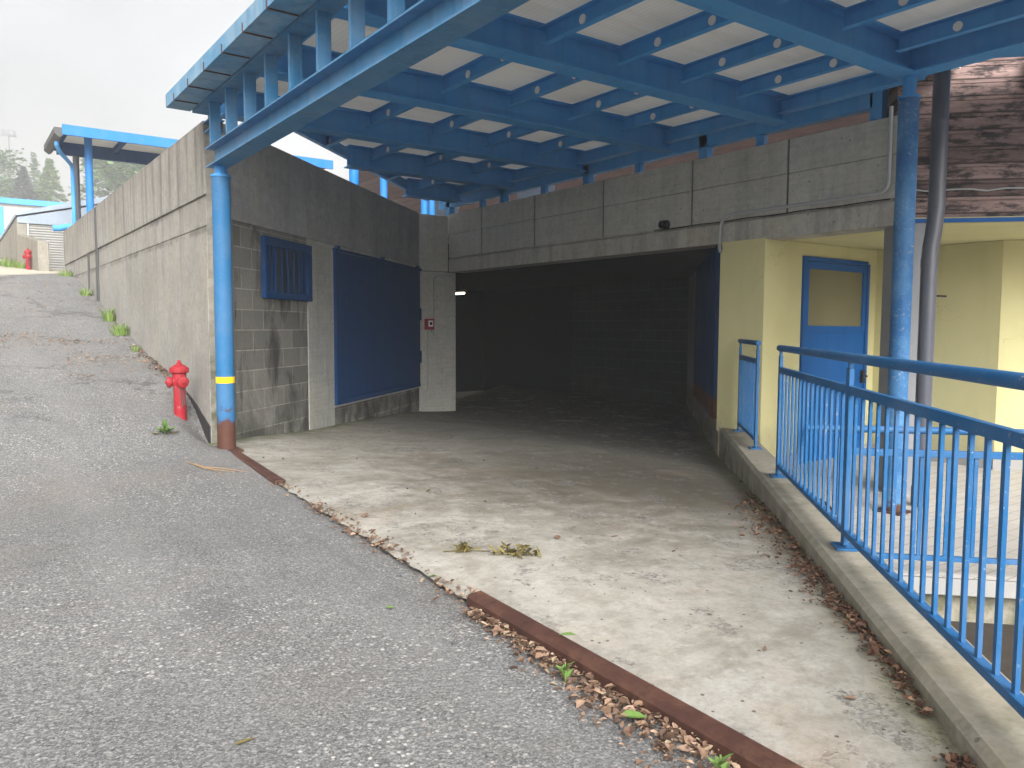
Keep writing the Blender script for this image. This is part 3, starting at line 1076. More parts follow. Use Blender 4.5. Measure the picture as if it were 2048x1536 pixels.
railing([(.40, -1.05), (1.90, .45), (3.595, 2.145), (4.95, 3.50)], 'long blue steel railing with round handrail on the kerb wall, nearest the camera', .345, 1.27, 1.292, 1.135, .43, .118, (2.9, 1.45, .345), ext=(.3, .06))
railing([(5.95, 4.45), (6.83, 5.33)], 'short blue railing section against the yellow wall at the garage opening', .345, 1.28, 1.305, 1.14, .43, .11, (6.4, 4.9, .345), ext=(.03, .06))
railing([(4.44, 2.68), (5.62, 1.50), (6.80, .32), (7.98, -.86)], 'blue terrace railing across the tiled edge, seen through the front railing', ZF, .80, .825, .685, .045, .15, (5.6, 1.5, ZF), ext=(.22, .2), rr=.022)

# ------------------------------------------------------------------ canopy
ca = thing('canopy', (1.95, 6.96, .35), 'large blue steel canopy with white roof sheets over the garage drive', 'canopy')
CX = 1.945


def ibeam(h, w, tw=.009, tf=.012):
    a, b = w / 2, tw / 2
    return [(-a, 0), (a, 0), (a, tf), (b, tf), (b, h - tf), (a, h - tf), (a, h), (-a, h), (-a, h - tf), (-b, h - tf), (-b, tf), (-a, tf)]


for (cx, cy, cz, top, mt, rz) in ((1.95, 6.96, .352, 2.70, 'blue_col', 0), (6.28, 3.33, ZF, 3.26, 'blue_old', 0)):
    mb = MB()
    mb.tube([(cx, cy, cz + .015), (cx, cy, top)], .077, 28)
    c = mb.build('column', M[mt], ca, smooth=True)
    mb = MB()
    mb.lathe([(.084, 0), (.084, .018), (.05, .019), (.05, (2.793 if cx < 3 else 3.436) - top)], (cx, cy, top), 24)
    mb.build('column_cap', M['blue'], c, smooth=True)
    mb = MB()
    mb.box(cx - .115, cx + .115, cy - .115, cy + .115, cz, cz + .012)
    mb.build('base_plate', M['rust'], c)
    if cx < 3:
        mb = MB()
        mb.lathe([(.0775, 0), (.0788, .001), (.0788, .054), (.0775, .055)], (cx, cy, .945), 28)
        mb.build('yellow_band', M['yellow'], c, smooth=True)
MB().extrude(ibeam(.166, .165), (CX, .2, 2.794), (CX, 7.10, 2.794), (1, 0, 0)).build('front_beam', M['blue_worn_lit'], ca)
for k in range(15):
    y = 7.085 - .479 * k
    MB().box(CX - .045, CX + .045, y - .016, y + .016, 2.961, 3.352).build('beam_post', M['blue_worn_lit'], ca, bevel=.003)
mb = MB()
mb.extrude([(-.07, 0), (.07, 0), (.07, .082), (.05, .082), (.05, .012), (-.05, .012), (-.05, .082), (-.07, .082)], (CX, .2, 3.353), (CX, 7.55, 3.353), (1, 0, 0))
mb.build('top_chord', M['blue_worn_lit'], ca)
# short bracket piece standing on the retaining wall
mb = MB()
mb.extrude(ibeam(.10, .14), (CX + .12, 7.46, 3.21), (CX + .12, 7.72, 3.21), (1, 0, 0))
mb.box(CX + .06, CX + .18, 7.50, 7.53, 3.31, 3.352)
mb.build('wall_bracket', M['blue_worn_lit'], ca)
# main beams
YB = [3.35 + 1.495 * i for i in range(-2, 6)]
edge = lambda x: 7.84 + (x - 2.55) * .925
for i, y in enumerate(YB):
    x0 = CX - .08 if y < 7.5 else (2.2 if y < 8 else 2.55 + (y - 7.84) / .925)
    x1 = 6.76 if y > 3.2 else 6.18
    if y > 3.2 and y < 3.5:
        x1 = 6.4
    MB().extrude(ibeam(.262, .185, .012, .015), (x0, y, 3.437), (x1, y, 3.437), (0, 1, 0)).build('main_beam', M['blue'], ca)
# joists between the beams with white end plugs in their webs
JX = [2.2, 2.945, 3.695, 4.445, 5.195, 5.94]
for i in range(len(YB) - 1):
    ya, yb_ = YB[i] + .094, YB[i + 1] - .094
    for x in JX:
        y1 = min(yb_, edge(x)) if YB[i + 1] > 8 else yb_
        if y1 - ya < .25:
            continue
        mb = MB()
        mb.extrude([(-.028, 0), (.03, 0), (.03, .132), (-.028, .132), (-.028, .126), (.022, .126), (.022, .006), (-.028, .006)][::-1], (x, ya, 3.535), (x, y1, 3.535), (1, 0, 0))
        j = mb.build('joist', M['blue'], ca)
        for f in (.30, .65):
            yc = YB[i] + 1.495 * f
            if yc > y1 - .05:
                continue
            MB().lathe([(.034, 0), (.034, -.006)], (x + .0215, yc, 3.60), 18, axis=(1, 0, 0)).build('web_plug', M['white'], j)
# back header, right header, rail above the parapet
MB().extrude(ibeam(.14, .11), (6.70, 3.45, 3.53), (6.70, 11.3, 3.53), (1, 0, 0)).build('back_header', M['blue'], ca)
MB().extrude(ibeam(.262, .185, .012, .015), (6.28, .2, 3.4385), (6.28, 3.34, 3.4385), (1, 0, 0)).build('side_header', M['blue'], ca)
mb = MB()
mb.box(7.0, 7.10, 4.05, 11.9, 3.47, 3.64)
mb.build('parapet_rail', M['blue'], ca, bevel=.004)
for y in (4.02, 6.05, 8.05, 10.0, 11.6):
    MB().box(7.0, 7.10, y - .06, y + .06, 3.34, 3.672 if y > 4.04 else 3.69).build('rail_post', M['blue'], ca, bevel=.003)
for y in (5.3, 7.1, 9.0, 10.6):
    MB().box(7.02, 7.08, y - .05, y + .05, 3.34, 3.469).build('rail_foot', M['blue'], ca)
# oblique eaves channel on the left edge
mb = MB()
mb.extrude([(-.03, 0), (.03, 0), (.03, .13), (-.03, .13)], (2.62, edge(2.62), 3.54), (6.6, edge(6.6), 3.54), (.679, -.734, 0))
mb.build('eaves_channel', M['blue'], ca)
# roof sheets
mb = MB()
mb.prism([(CX, .15), (6.36, .15), (6.36, 3.3), (7.25, 3.4), (7.25, edge(7.25)), (2.55, 7.88), (2.2, 7.6), (CX, 7.6)], 3.701, 3.76)
mb.build('roof_sheet', M['panel'], ca)
mb = MB()
mb.prism([(6.39, -.6), (10.9, -.6), (7.15, 3.15), (6.39, 3.3)], 3.700, 3.75)  # blue soffit, extended out over the terrace to block light on the yellow walls
mb.build('soffit_and_shade_board', M['blue'], ca)
# gutter along the front
GX0, GX1 = 1.655, 1.862
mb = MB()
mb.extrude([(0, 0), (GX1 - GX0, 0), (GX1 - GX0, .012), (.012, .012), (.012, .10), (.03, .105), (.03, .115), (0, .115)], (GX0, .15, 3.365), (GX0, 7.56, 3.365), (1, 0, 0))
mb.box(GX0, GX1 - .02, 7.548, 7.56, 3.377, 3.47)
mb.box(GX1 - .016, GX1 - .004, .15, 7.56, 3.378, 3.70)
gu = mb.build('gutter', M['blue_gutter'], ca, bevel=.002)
for k in range(15):
    y = 7.25 - .479 * k
    mb = MB()
    mb.box(GX0 - .004, GX1 - .01, y - .006, y + .006, 3.357, 3.3645)
    mb.box(GX0 - .006, GX0 - .0005, y - .005, y + .005, 3.365, 3.42)
    mb.build('gutter_clip', M['rust'], gu)

# ------------------------------------------------------------------ pipes, cables, small fittings
mb = MB()
b0 = Vector((6.662, 3.307, 0))
u = Vector((6.653, 3.323, 0))
path = [(b0.x, b0.y, ZF + .01), (b0.x, b0.y, 2.02), (b0.x + .006, b0.y - .003, 2.12), (b0.x + .014, b0.y - .014, 2.22), (u.x + .032, u.y - .038, 2.34), (u.x + .035, u.y - .042, 2.44), (u.x + .035, u.y - .042, 3.62)]
mb.tube(path, .064, 20)
dp = mb.build('drainpipe', M['grey_pipe'], None, (b0.x, b0.y, ZF), smooth=True)
tag(dp, 'grey drainpipe with an elbow standing right behind the rusty blue column', 'drainpipe')
for (r_0, h_0, c_0) in ((.067, .07, (b0.x, b0.y, 1.95)), (.067, .06, (u.x + .035, u.y - .042, 2.42)), (.069, .16, (b0.x, b0.y, ZF + .01))):
    MB().lathe([(r_0, 0), (r_0, h_0)], c_0, 20).build('pipe_collar', M['grey_pipe'], dp, smooth=True)
mb = MB()
mb.lathe([(.063, 0), (.063, .025)], (b0.x, b0.y, 1.70), 20)
mb.box(b0.x + .02, b0.x + .16, b0.y - .075, b0.y - .06, 1.705, 1.72)
mb.build('pipe_bracket', M['dark'], dp)


def arc(p, q, c, n=6):
    p, q, c = Vector(p), Vector(q), Vector(c)
    return [(1 - k / n) ** 2 * p + 2 * (k / n) * (1 - k / n) * c + (k / n) ** 2 * q for k in range(n + 1)]


xx = 6.925
mb = MB()
path = [Vector((xx, 3.83, 3.42)), Vector((xx, 3.83, 2.80))] + arc((xx, 3.83, 2.76), (xx, 3.93, 2.665), (xx, 3.83, 2.67)) + arc((xx, 5.55, 2.665), (xx, 5.715, 2.52), (xx, 5.71, 2.66)) + arc((xx, 5.715, 2.44), (xx - .03, 5.68, 2.27), (xx - .01, 5.72, 2.33))
mb.tube(path, .018, 10)
co = mb.build('conduit_pipe', M['conduit'], None, (xx, 4.8, 2.66), smooth=True)
tag(co, 'pale grey bent conduit running along the lintel above the yellow wall', 'conduit')
mb = MB()
pa = [(6.944, 3.82 + 2.9 * k / 24, 2.604 + .004 * math.sin(k * 1.1)) for k in range(25)]
mb.tube(pa, .006, 6)
mb.tube([(6.944, 5.73, 2.59), (6.944, 5.735, 2.45), (6.935, 5.70, 2.30)], .008, 6)
o = mb.build('cable', M['dark'], None, (6.94, 5, 2.6))
tag(o, 'thin dark cable along the ledge of the concrete lintel', 'cable')
mb = MB()
pa = []
for k in range(30):
    f = k / 29
    x, y = 6.93 + 3.1 * f, 3.765 - 3.1 * f
    pa.append((x, y, 2.665 + .012 * math.sin(k * 2.2) * (1 if f < .4 else .4)))
mb.tube(pa, .007, 6)
o = mb.build('cable', M['conduit'], None, (8, 2.6, 2.66))
tag(o, 'thin white cable pinned across the charred timber boards', 'cable')
mb = MB()
mb.lathe([(.052, 0), (.052, .05), (.044, .052), (.044, .10), (.036, .101), (.036, .06)], (6.95, 6.52, 2.655), 20, axis=(-1, .15, -.05))
o = mb.build('pipe_stub', M['dark'], None, (6.95, 6.52, 2.655), smooth=True)
tag(o, 'short black pipe stub sticking out of the lintel beam', 'pipe')
# call point and its conduit on the pier
cp = thing('fire_call_point', (6.55, 11.46, 1.49), 'red fire alarm call point box mounted on the concrete pier', 'alarm')
MB().box(6.47, 6.63, 11.42, 11.485, 1.40, 1.58).build('box', M['red_box'], cp, bevel=.006)
mb = MB()
mb.box(6.515, 6.60, 11.412, 11.419, 1.45, 1.55)
mb.build('white_face', M['white'], cp)
mb = MB()
mb.box(6.535, 6.58, 11.408, 11.4115, 1.475, 1.525)
mb.build('push_button', M['dark'], cp)
MB().lathe([(.02, 0), (.02, .03)], (6.60, 11.44, 1.365), 10).build('cable_gland', M['conduit'], cp)
mb = MB()
mb.tube([Vector((7.05, 11.48, 2.30))] + arc((6.72, 11.462, 2.30), (6.645, 11.46, 2.22), (6.645, 11.46, 2.30)) + [Vector((6.645, 11.46, 1.3))], .011, 8)
mb.tube([Vector((6.52, 11.455, 1.40)), Vector((6.52, 11.455, .42)), Vector((6.46, 11.455, .33))], .011, 8)
o = mb.build('conduit_pipe', M['conduit'], None, (6.6, 11.46, 1.4))
tag(o, 'thin grey conduit feeding the red call point on the pier', 'conduit')
# strip light inside
lf = thing('strip_light', (9.2, 14.9, 2.37), 'lit fluorescent strip light on the garage ceiling just behind the pier', 'light')
MB().box(9.12, 9.28, 14.55, 15.25, 2.21, 2.26).build('housing', M['white'], lf)
mb = MB()
mb.tube([(9.2, 14.56, 2.185), (9.2, 15.24, 2.185)], .022, 12)
mb.build('tube', M['lamp'], lf, smooth=True)
mb = MB()
for y in (14.7, 15.1):
    mb.tube([(9.2, y, 2.26), (9.2, y, 2.377)], .006, 6)
mb.build('hanger', M['conduit'], lf)

# ------------------------------------------------------------------ steel edging of the drive


def edging(y0, y1, label, h):
    mb = MB()
    n = 14
    prof = [(-.035, -.03), (-.035, h - .012), (-.028, h), (.035, h + .004), (.035, h - .004), (-.02, h - .010), (-.02, -.03)]
    m = len(prof)
    for i in range(n + 1):
        y = y0 + (y1 - y0) * i / n
        x = xt(y)
        z = it(y, [(1, .25), (2.7, .255), (5.5, .31), (6.9, .355)])
        tp = min(1, (i + .15) * .8) if y1 < 4 and False else 1
        for a, b in prof:
            mb.v.append((x + a, y + .002 * math.sin(i * 3), z + b * (tp if b > 0 else 1)))
    for i in range(n):
        for k in range(m):
            mb.f.append((i * m + k, i * m + (k + 1) % m, (i + 1) * m + (k + 1) % m, (i + 1) * m + k))
    mb.f.append(tuple(range(m)))
    mb.f.append(tuple(n * m + k for k in range(m - 1, -1, -1)))
    o = mb.build('steel_edging', M['rust'], None, (xt((y0 + y1) / 2), (y0 + y1) / 2, .28))
    return tag(o, label, 'edging', 'rusty steel edge strips of the drive')


edging(5.45, 6.82, 'rusty steel edge strip running out from the foot of the blue corner column', .03)
edging(.55, 2.74, 'heavy rusty steel edge strip in the foreground with dry leaves along it', .05)

# ------------------------------------------------------------------ hydrants


def hydrant(c, s, label, ang, post=None):
    t = thing('fire_hydrant', c, label, 'hydrant')
    c = Vector(c)
    q = lambda a: c + Vector(a) * s
    mb = MB()
    mb.lathe([(r * s, h * s) for r, h in ((.066, -.08), (.066, .004), (.063, .008), (.062, .295), (.070, .325), (.078, .345), (.080, .385), (.074, .412), (.072, .42), (.072, .461))], c, 28)
    mb.build('barrel', M['red'], t, smooth=True)
    mb = MB()
    mb.lathe([(r * s, h * s) for r, h in ((.080, .4615), (.090, .464), (.095, .470), (.095, .515), (.092, .520), (.080, .527), (.052, .548), (.036, .553), (.034, .5582))], c, 28)
    for k in range(8):
        a = k * math.pi / 4
        p = q((.0945 * math.cos(a), .0945 * math.sin(a), .492))
        mb.bar(p - Vector((0, 0, .02 * s)), p + Vector((0, 0, .022 * s)), .01 * s, .01 * s)
    mb.build('bonnet', M['red'], t, smooth=True)
    mb = MB()
    mb.lathe([(r * s, h * s) for r, h in ((.026, .5585), (.026, .575), (.018, .577), (.016, .60))], c, 6)
    mb.build('operating_nut', M['red'], t)
    for k, (aa, r, L) in enumerate(((ang, .058, .115), (ang + 115, .060, .095), (ang + 235, .045, .1))):
        a = Vector((math.cos(R(aa)), math.sin(R(aa)), 0))
        mb = MB()
        mb.lathe([(.040 * s, .04 * s), (.040 * s, (L - .035) * s), (r * s, (L - .034) * s), (r * s, (L + .002) * s), ((r - .012) * s, (L + .01) * s), (.016 * s, (L + .012) * s), (.014 * s, (L + .028) * s)], q((0, 0, .365)), 20, axis=a)
        mb.build('outlet_cap', M['red'], t, smooth=True)
    # chains hanging from the caps
    mb = MB()
    a = Vector((math.cos(R(ang + 122)), math.sin(R(ang + 122)), 0))
    for off in (0, .018):
        pa = []
        for k in range(13):
            f = k / 12
            p = q((0, 0, .31 - .21 * math.sin(f * math.pi) ** .7 + .02 * f)) + a * (.072 * s) + Vector((a.y, -a.x, 0)) * ((f - .5) * .05 + off) * s
            pa.append(p)
        mb.tube(pa, .0028 * s, 5)
    mb.build('chain', M['joint'], t)
    return t


hydrant((1.80, 7.96, zroad(1.80, 7.96)), .895, 'red fire hydrant standing on the asphalt by the corner of the long wall', 165)
hydrant((1.50, 20.0, 2.64), .78, 'small far red fire hydrant before the low wall at the top of the ramp', 165)

# ------------------------------------------------------------------ upper yard
c2 = thing('yard_canopy', (2.5, 18.9, 2.6), 'pale roofed canopy with bright blue edge at the top of the ramp', 'canopy')
ZC = 5.45
mb = MB()
mb.box(2.03, 7.75, 18.18, 18.24, ZC - .20, ZC)
mb.build('blue_fascia', M['blue_vivid'], c2)
mb = MB()
mb.box(2.05, 7.75, 18.245, 20.2, ZC - .06, ZC - .02)
mb.build('roof_sheet', M['panel'], c2)
mb = MB()
mb.box(2.08, 7.7, 19.62, 19.76, ZC - .32, ZC - .062)
mb.build('main_beam', M['blue_dark'], c2)
for x in (2.1, 3.2, 4.3, 5.4, 6.5, 7.6):
    MB().box(x - .04, x + .04, 18.25, 20.15, ZC - .17, ZC - .063).build('rafter', M['blue_dark'], c2)
mb = MB()
mb.extrude([(-.09, -.02), (0, -.09), (.06, -.05), (.06, .1), (-.09, .1)], (1.98, 18.2, ZC - .17), (1.98, 20.2, ZC - .17), (1, 0, 0))
mb.build('gutter', M['joint'], c2)
for x in (2.58, 6.0, 7.5):
    MB().tube([(x, 18.9, 2.9), (x, 18.9, ZC - .06)], .075, 18).build('column', M['blue_vivid'], c2, smooth=True)
for x in (2.44, 5.2, 7.5):
    MB().tube([(x, 19.69, 2.9), (x, 19.69, ZC - .322)], .065, 14).build('rear_column', M['grey_pipe'], c2, smooth=True)
mb = MB()
mb.tube([Vector((1.97, 18.6, ZC - .28))] + arc((1.97, 18.6, ZC - .34), (2.15, 19.0, ZC - .5), (2.0, 18.7, ZC - .45), 5) + arc((2.28, 19.3, ZC - .56), (2.34, 19.45, ZC - .72), (2.34, 19.42, ZC - .58), 5) + [Vector((2.34, 19.45, 2.9))], .042, 12)
o = mb.build('downpipe', M['blue'], None, (2.34, 19.45, 2.9), smooth=True)
tag(o, 'blue bent downpipe beside the posts of the far canopy', 'drainpipe')
mb = MB()
mb.tube([(1.86, 18.75, 3.44), (2.0, 18.75, 3.45), (2.06, 18.76, 3.48), (2.4, 18.8, 3.52)], .065, 14)
o = mb.build('drain_spout', M['blue'], None, (2.0, 18.75, 3.44), smooth=True)
tag(o, 'blue drain spout poking out over the end of the long wall', 'pipe')
# shed with shutter
sh = thing('shed', (2.5, 22, 2.8), 'low shed with corrugated pale blue fascia and grey roller shutter', 'shed')
mb = MB()
for k in range(34):
    x = 1.46 + k * .068
    f = (x - 1.45) / 1.2
    zt_ = 4.05 + .30 * f
    zb_ = 3.86
    mb.box(x, x + .052, 21.955, 21.985, zb_, zt_ - .06)
    mb.box(x + .052, x + .068, 21.965, 21.985, zb_, zt_ - .06)
mb.build('corrugated_fascia', M['shed_metal'], sh)
mb = MB()
p = [(1.43, 4.02), (3.8, 4.615), (3.8, 4.78), (1.43, 4.10)]
mb.add([(x, 21.93, z) for x, z in p] + [(x, 34, z) for x, z in p], [(0, 1, 2, 3), (7, 6, 5, 4), (3, 2, 6, 7), (0, 4, 5, 1), (0, 3, 7, 4), (1, 5, 6, 2)])
mb.build('roof', M['shed_metal'], sh)
mb = MB()
mb.box(1.45, 1.66, 21.99, 34, 2.6, 3.98)
mb.box(2.75, 4.0, 21.99, 26, 2.6, 3.98)
mb.box(1.662, 2.748, 22.3, 26, 2.6, 3.98)
mb.build('wall', M['pale_conc'], sh)
mb = MB()
for k in range(18):
    z = 2.78 + k * .06
    mb.extrude([(0, 0), (.018, .02), (.018, .04), (0, .058)], (1.68, 22.02, z), (2.74, 22.02, z), (0, -1, 0))
t = mb.build('roller_shutter', M['shutter'], sh)
mb = MB()
mb.tube([(1.67, 21.97, 2.8), (1.67, 21.97, 3.85)], .014, 8)
mb.build('guide_rail', M['white'], sh)
# low wall by the shed
mb = MB()
mb.add([(1.61, 19.15, 2.3), (1.82, 19.15, 2.3), (1.655, 21.95, 2.3), (1.45, 21.95, 2.3),
        (1.61, 19.15, 3.20), (1.82, 19.15, 3.19), (1.655, 21.95, 3.58), (1.45, 21.95, 3.60)],
       [(3, 2, 1, 0), (4, 5, 6, 7), (0, 1, 5, 4), (1, 2, 6, 5), (2, 3, 7, 6), (3, 0, 4, 7)])
o = mb.build('low_wall', M['pale_conc'], None, (1.6, 20.5, 2.6), bevel=.02)
tag(o, 'low pale concrete wall with rounded end in front of the shed shutter', 'wall')
mb = MB()
mb.add([(1.10, 33, 3.4), (1.35, 33, 3.4), (1.7, 46, 5.0), (1.4, 46, 5.0), (1.10, 33, 4.35), (1.35, 33, 4.35), (1.7, 46, 6.3), (1.4, 46, 6.3)],
       [(3, 2, 1, 0), (4, 5, 6, 7), (0, 1, 5, 4), (1, 2, 6, 5), (2, 3, 7, 6), (3, 0, 4, 7)])
o = mb.build('boundary_wall', M['pale_conc'], None, (1.5, 30, 3))
tag(o, 'sloping concrete boundary wall running uphill left of the shed', 'wall')
# white building
wb = thing('white_building', (3.5, 44, 5.6), 'long white low building with blue eaves in the mist', 'building')
MB().box(-2.5, 9, 43.4, 50, 4.5, 7.05).build('wall', M['whitewall'], wb)
MB().box(-2.7, 9.2, 43.2, 50.3, 7.051, 7.30).build('eaves', M['blue'], wb)
mb = MB()
mb.box(1.5, 2.35, 43.34, 43.395, 4.6, 6.9)
mb.build('door', M['blue'], wb)
# floodlight mast
ma = thing('floodlight_mast', (8.9, 144, 18), 'thin tall floodlight mast fading into the mist', 'mast')
MB().tube([(8.9, 144, 17), (8.9, 144, 30.4)], .16, 8, .09).build('pole', M['grey_pipe'], ma)
mb = MB()
mb.box(7.9, 9.9, 143.8, 144.2, 30.3, 30.5)
for k in range(3):
    mb.box(8.0 + k * .68, 8.48 + k * .68, 143.7, 144.2, 30.52, 31.2)
mb.build('lamp_head', M['grey_pipe'], ma)
# timber house behind the canopy
th = thing('timber_house', (9.6, 12, 2.9), 'reddish brown timber building seen in the gap behind the parapet', 'building')
mb = MB()
for k in range(30):
    z = 2.9 + k * .145
    mb.box(9.65, 9.67, 4.5, 21, z + .003, z + .142)
mb.box(9.675, 13, 4.5, 21, 2.6, 7.3)
mb.build('timber_wall', M['timber'], th)
MB().box(9.2, 13.2, 4.3, 21.3, 7.31, 7.45).build('roof', M['steel'], th)
mb = MB()
for y in (12.0, 15.5):
    mb.box(9.63, 9.648, y, y + 1.2, 3.6, 5.0)
mb.build('window', M['win'], th)
# posts on the deck behind the parapets
for i, (x, y) in enumerate(((6.9, 13.8), (7.9, 14.0), (8.3, 14.4), (4.9, 10.75))):
    mb = MB()
    mb.tube([(x, y, 2.95), (x, y, 5.3)], .07, 14)
    mb.box(x - .12, x + .12, y - .12, y + .12, 2.951, 2.965)
    mb.box(x - .09, x + .09, y - .09, y + .09, 5.3, 5.32)
    o = mb.build('deck_post', M['blue_vivid'], None, (x, y, 2.95), smooth=True)
    tag(o, 'light blue round post on the roof deck, seen in the gap under the canopy', 'post', 'blue posts on the roof deck')
# ------------------------------------------------------------------ vegetation and litter


def leaf(mb, p, L, w, yaw, pitch=0, roll=0, curl=.25):
    m = Matrix.Rotation(yaw, 3, 'Z') @ Matrix.Rotation(pitch, 3, 'Y') @ Matrix.Rotation(roll, 3, 'X')
    pts = [(-.5, 0, 0), (-.2, .5, curl), (.15, .42, curl), (.5, 0, curl * .6), (.15, -.42, curl), (-.2, -.5, curl), (-.2, 0, 0), (.15, 0, .05)]
    v = [Vector(p) + m @ Vector((a * L, b * w, c * w)) for a, b, c in pts]
    mb.add(v, [(0, 6, 1), (1, 6, 7, 2), (2, 7, 3), (0, 5, 6), (5, 4, 7, 6), (4, 3, 7)])


rl = random.Random(11)


def litter(name, label, spots, mat, lo, hi, zf, asp=.55, kind='stuff', cat='leaves'):
    mb = MB()
    for x, y, h in spots:
        L = rl.uniform(lo, hi) if rl.random() < .35 else lo * rl.uniform(.45, 1.3)
        leaf(mb, (x, y, zf(x, y) + h), L, L * rl.uniform(asp * .6, asp * 1.3), rl.uniform(0, 6.3), rl.uniform(-.5, .5), rl.uniform(-.6, .6), rl.uniform(.05, .6))
    o = mb.build(name, mat, None, spots[0][:2] + (zf(*spots[0][:2]),), fix=False)
    tag(o, label, cat, kind=kind)
    return o


sp = []
for _ in range(2600):       # in front of the near steel edging, thicker towards the camera
    y = .55 + 2.1 * rl.random() ** 1.25
    wd = .05 + .16 * max(0, (2.5 - y) / 1.9)
    sp.append((xt(y) - .045 - abs(rl.gauss(0, wd * .62)), y, rl.uniform(.003, .03)))
litter('leaf_litter', 'drift of dry brown leaves along the heavy rusty foreground edge strip', sp, M['brown_leaf'], .013, .046, zroad)
sp = []
for _ in range(900):       # along the joint between the strips
    y = rl.uniform(2.7, 5.5)
    clump = .5 + .5 * math.sin(y * 5.3) * math.sin(y * 2.1 + 1)
    if rl.random() > clump + .15:
        continue
    sp.append((xt(y) + rl.gauss(-.01, .045), y, rl.uniform(.003, .018)))
litter('leaf_litter', 'thin line of dry leaves in the bare joint between asphalt and concrete', sp, M['brown_leaf'], .016, .045, lambda x, y: max(zroad(x, y), zslab(x, y)))
sp = []
for _ in range(2600):      # in the corner of the kerb
    q = rl.choice([rl.uniform(1.2, 4.4), rl.gauss(2.9, .35), rl.gauss(1.45, .10), rl.gauss(3.6, .4), rl.gauss(2.2, .25)])
    if 1.58 < q < 1.72 or q < 1.1:
        continue
    wd = .05 + .07 * max(0, math.sin(q * 2.2)) + .05 * (q > 2.4)
    w = 1.262 - abs(rl.gauss(0, wd))
    x, y = k45(w, q)
    sp.append((x, y, rl.uniform(.003, .03)))
litter('leaf_litter', 'brown leaf drift lying in the angle under the kerb wall', sp, M['damp_leaf'], .014, .044, zslab)
sp = []
for cx, cy, rr, n in ((1.5, 10.2, .24, 240), (.96, 11.2, .30, 320), (1.14, 9.3, .14, 40), (1.3, 10.3, .15, 50), (.75, 11.5, .2, 60), (1.5, 15.5, .35, 60), (1.2, 13.5, .4, 80), (1.75, 11.2, .12, 60)):
    for _ in range(n):
        sp.append((cx + rl.gauss(0, rr), cy + rl.gauss(0, rr * 1.1), .008))
for _ in range(160):
    y = rl.uniform(8.0, 15)
    sp.append((1.97 - abs(rl.gauss(0, .08)), y, .006))
litter('pine_needles', 'scattered orange dry needles and leaf bits on the climbing asphalt', [s for s in sp if s[0] < 1.97], M['needle'], .03, .085, zroad_b, .14)
sp = [(2.6 + rl.random() * 4.0, 0, .003) for _ in range(150)]
sp = [(x, 7.3 + (x - 2.35) * .95 - abs(rl.gauss(0, .5)) - .15, h) for x, y, h in sp]
sp += [(rl.uniform(2.2, 6.0), rl.uniform(2.5, 8), .003) for _ in range(90)]
sp = [s for s in sp if s[0] - s[1] < 1.1]
litter('leaf_crumbs', 'fine brown leaf crumbs scattered over the garage floor', sp, M['brown_leaf'], .012, .032, zslab)

sp = []
for _ in range(420):
    y = rl.choice([rl.uniform(8.0, 10.9), rl.gauss(9.6, .5)])
    sp.append((1.985 - abs(rl.gauss(0, .07)), y, rl.uniform(.004, .02)))
litter('leaf_litter', 'strip of dry leaves along the foot of the long wall above the hydrant', sp, M['brown_leaf'], .02, .05, zroad)
# single leaves
GL = 'single fallen leaves'
singles = [
    ((1.119, 3.478), .05, 'brown_leaf', 'lone orange leaf on the open asphalt', zroad, 'oval'),
    ((1.47, 2.908), .045, 'green_leaf', 'small green leaf on asphalt left of the strip end', zroad, 'oval'),
    ((.644, 2.183), .07, 'olive_leaf', 'long curled yellow leaf on asphalt near the bottom edge', zroad, 'long'),
    ((1.802, 3.128), .05, 'green_leaf', 'green leaf in the joint above the strip end', zslab, 'oval'),
    ((1.79, 2.13), .07, 'green_leaf', 'bright green leaf on the far lip of the heavy rusty strip', lambda x, y: .312, 'oval'),
    ((2.709, 3.319), .07, 'brown_leaf', 'orange leaf on the concrete right of the wilted plant', zslab, 'oval'),
    ((2.016, 4.313), .08, 'brown_leaf', 'orange leaf on concrete beside the gravelly patch', zslab, 'oval'),
    ((2.717, 4.769), .09, 'olive_leaf', 'flat olive leaf in the middle of the pale concrete', zslab, 'long'),
    ((3.025, 3.193), .05, 'brown_leaf', 'dark red leaf near the damp centre of the drive', zslab, 'oval'),
    ((2.473, 2.048), .05, 'brown_leaf', 'reddish leaf on the peeled grey patch', zslab, 'long'),
    ((2.375, 1.712), .05, 'brown_leaf', 'dark pointed leaf on bare concrete below the peeled patch', zslab, 'long'),
    ((3.089, 2.037), .05, 'brown_leaf', 'small brown leaf just left of the kerb leaf drift', zslab, 'oval'),
    ((2.274, 1.319), .045, 'brown_leaf', 'round red leaf left of the last leaf clump by the kerb', zslab, 'oval'),
    ((1.62, 1.62), .085, 'green_leaf', 'large pale green leaf lying in the foreground leaf drift', lambda x, y: zroad(x, y) + .02, 'oval'),
]
for (x, y), L, mt, lab, zf, shape in singles:
    mb = MB()
    leaf(mb, (x, y, zf(x, y) + .006), L, L * (.5 if shape == 'oval' else .22), rl.uniform(0, 6.3), rl.uniform(-.15, .15), rl.uniform(-.2, .2), .18)
    o = mb.build('fallen_leaf', M[mt], None, (x, y, zf(x, y)), fix=False)
    tag(o, lab, 'leaf', GL)


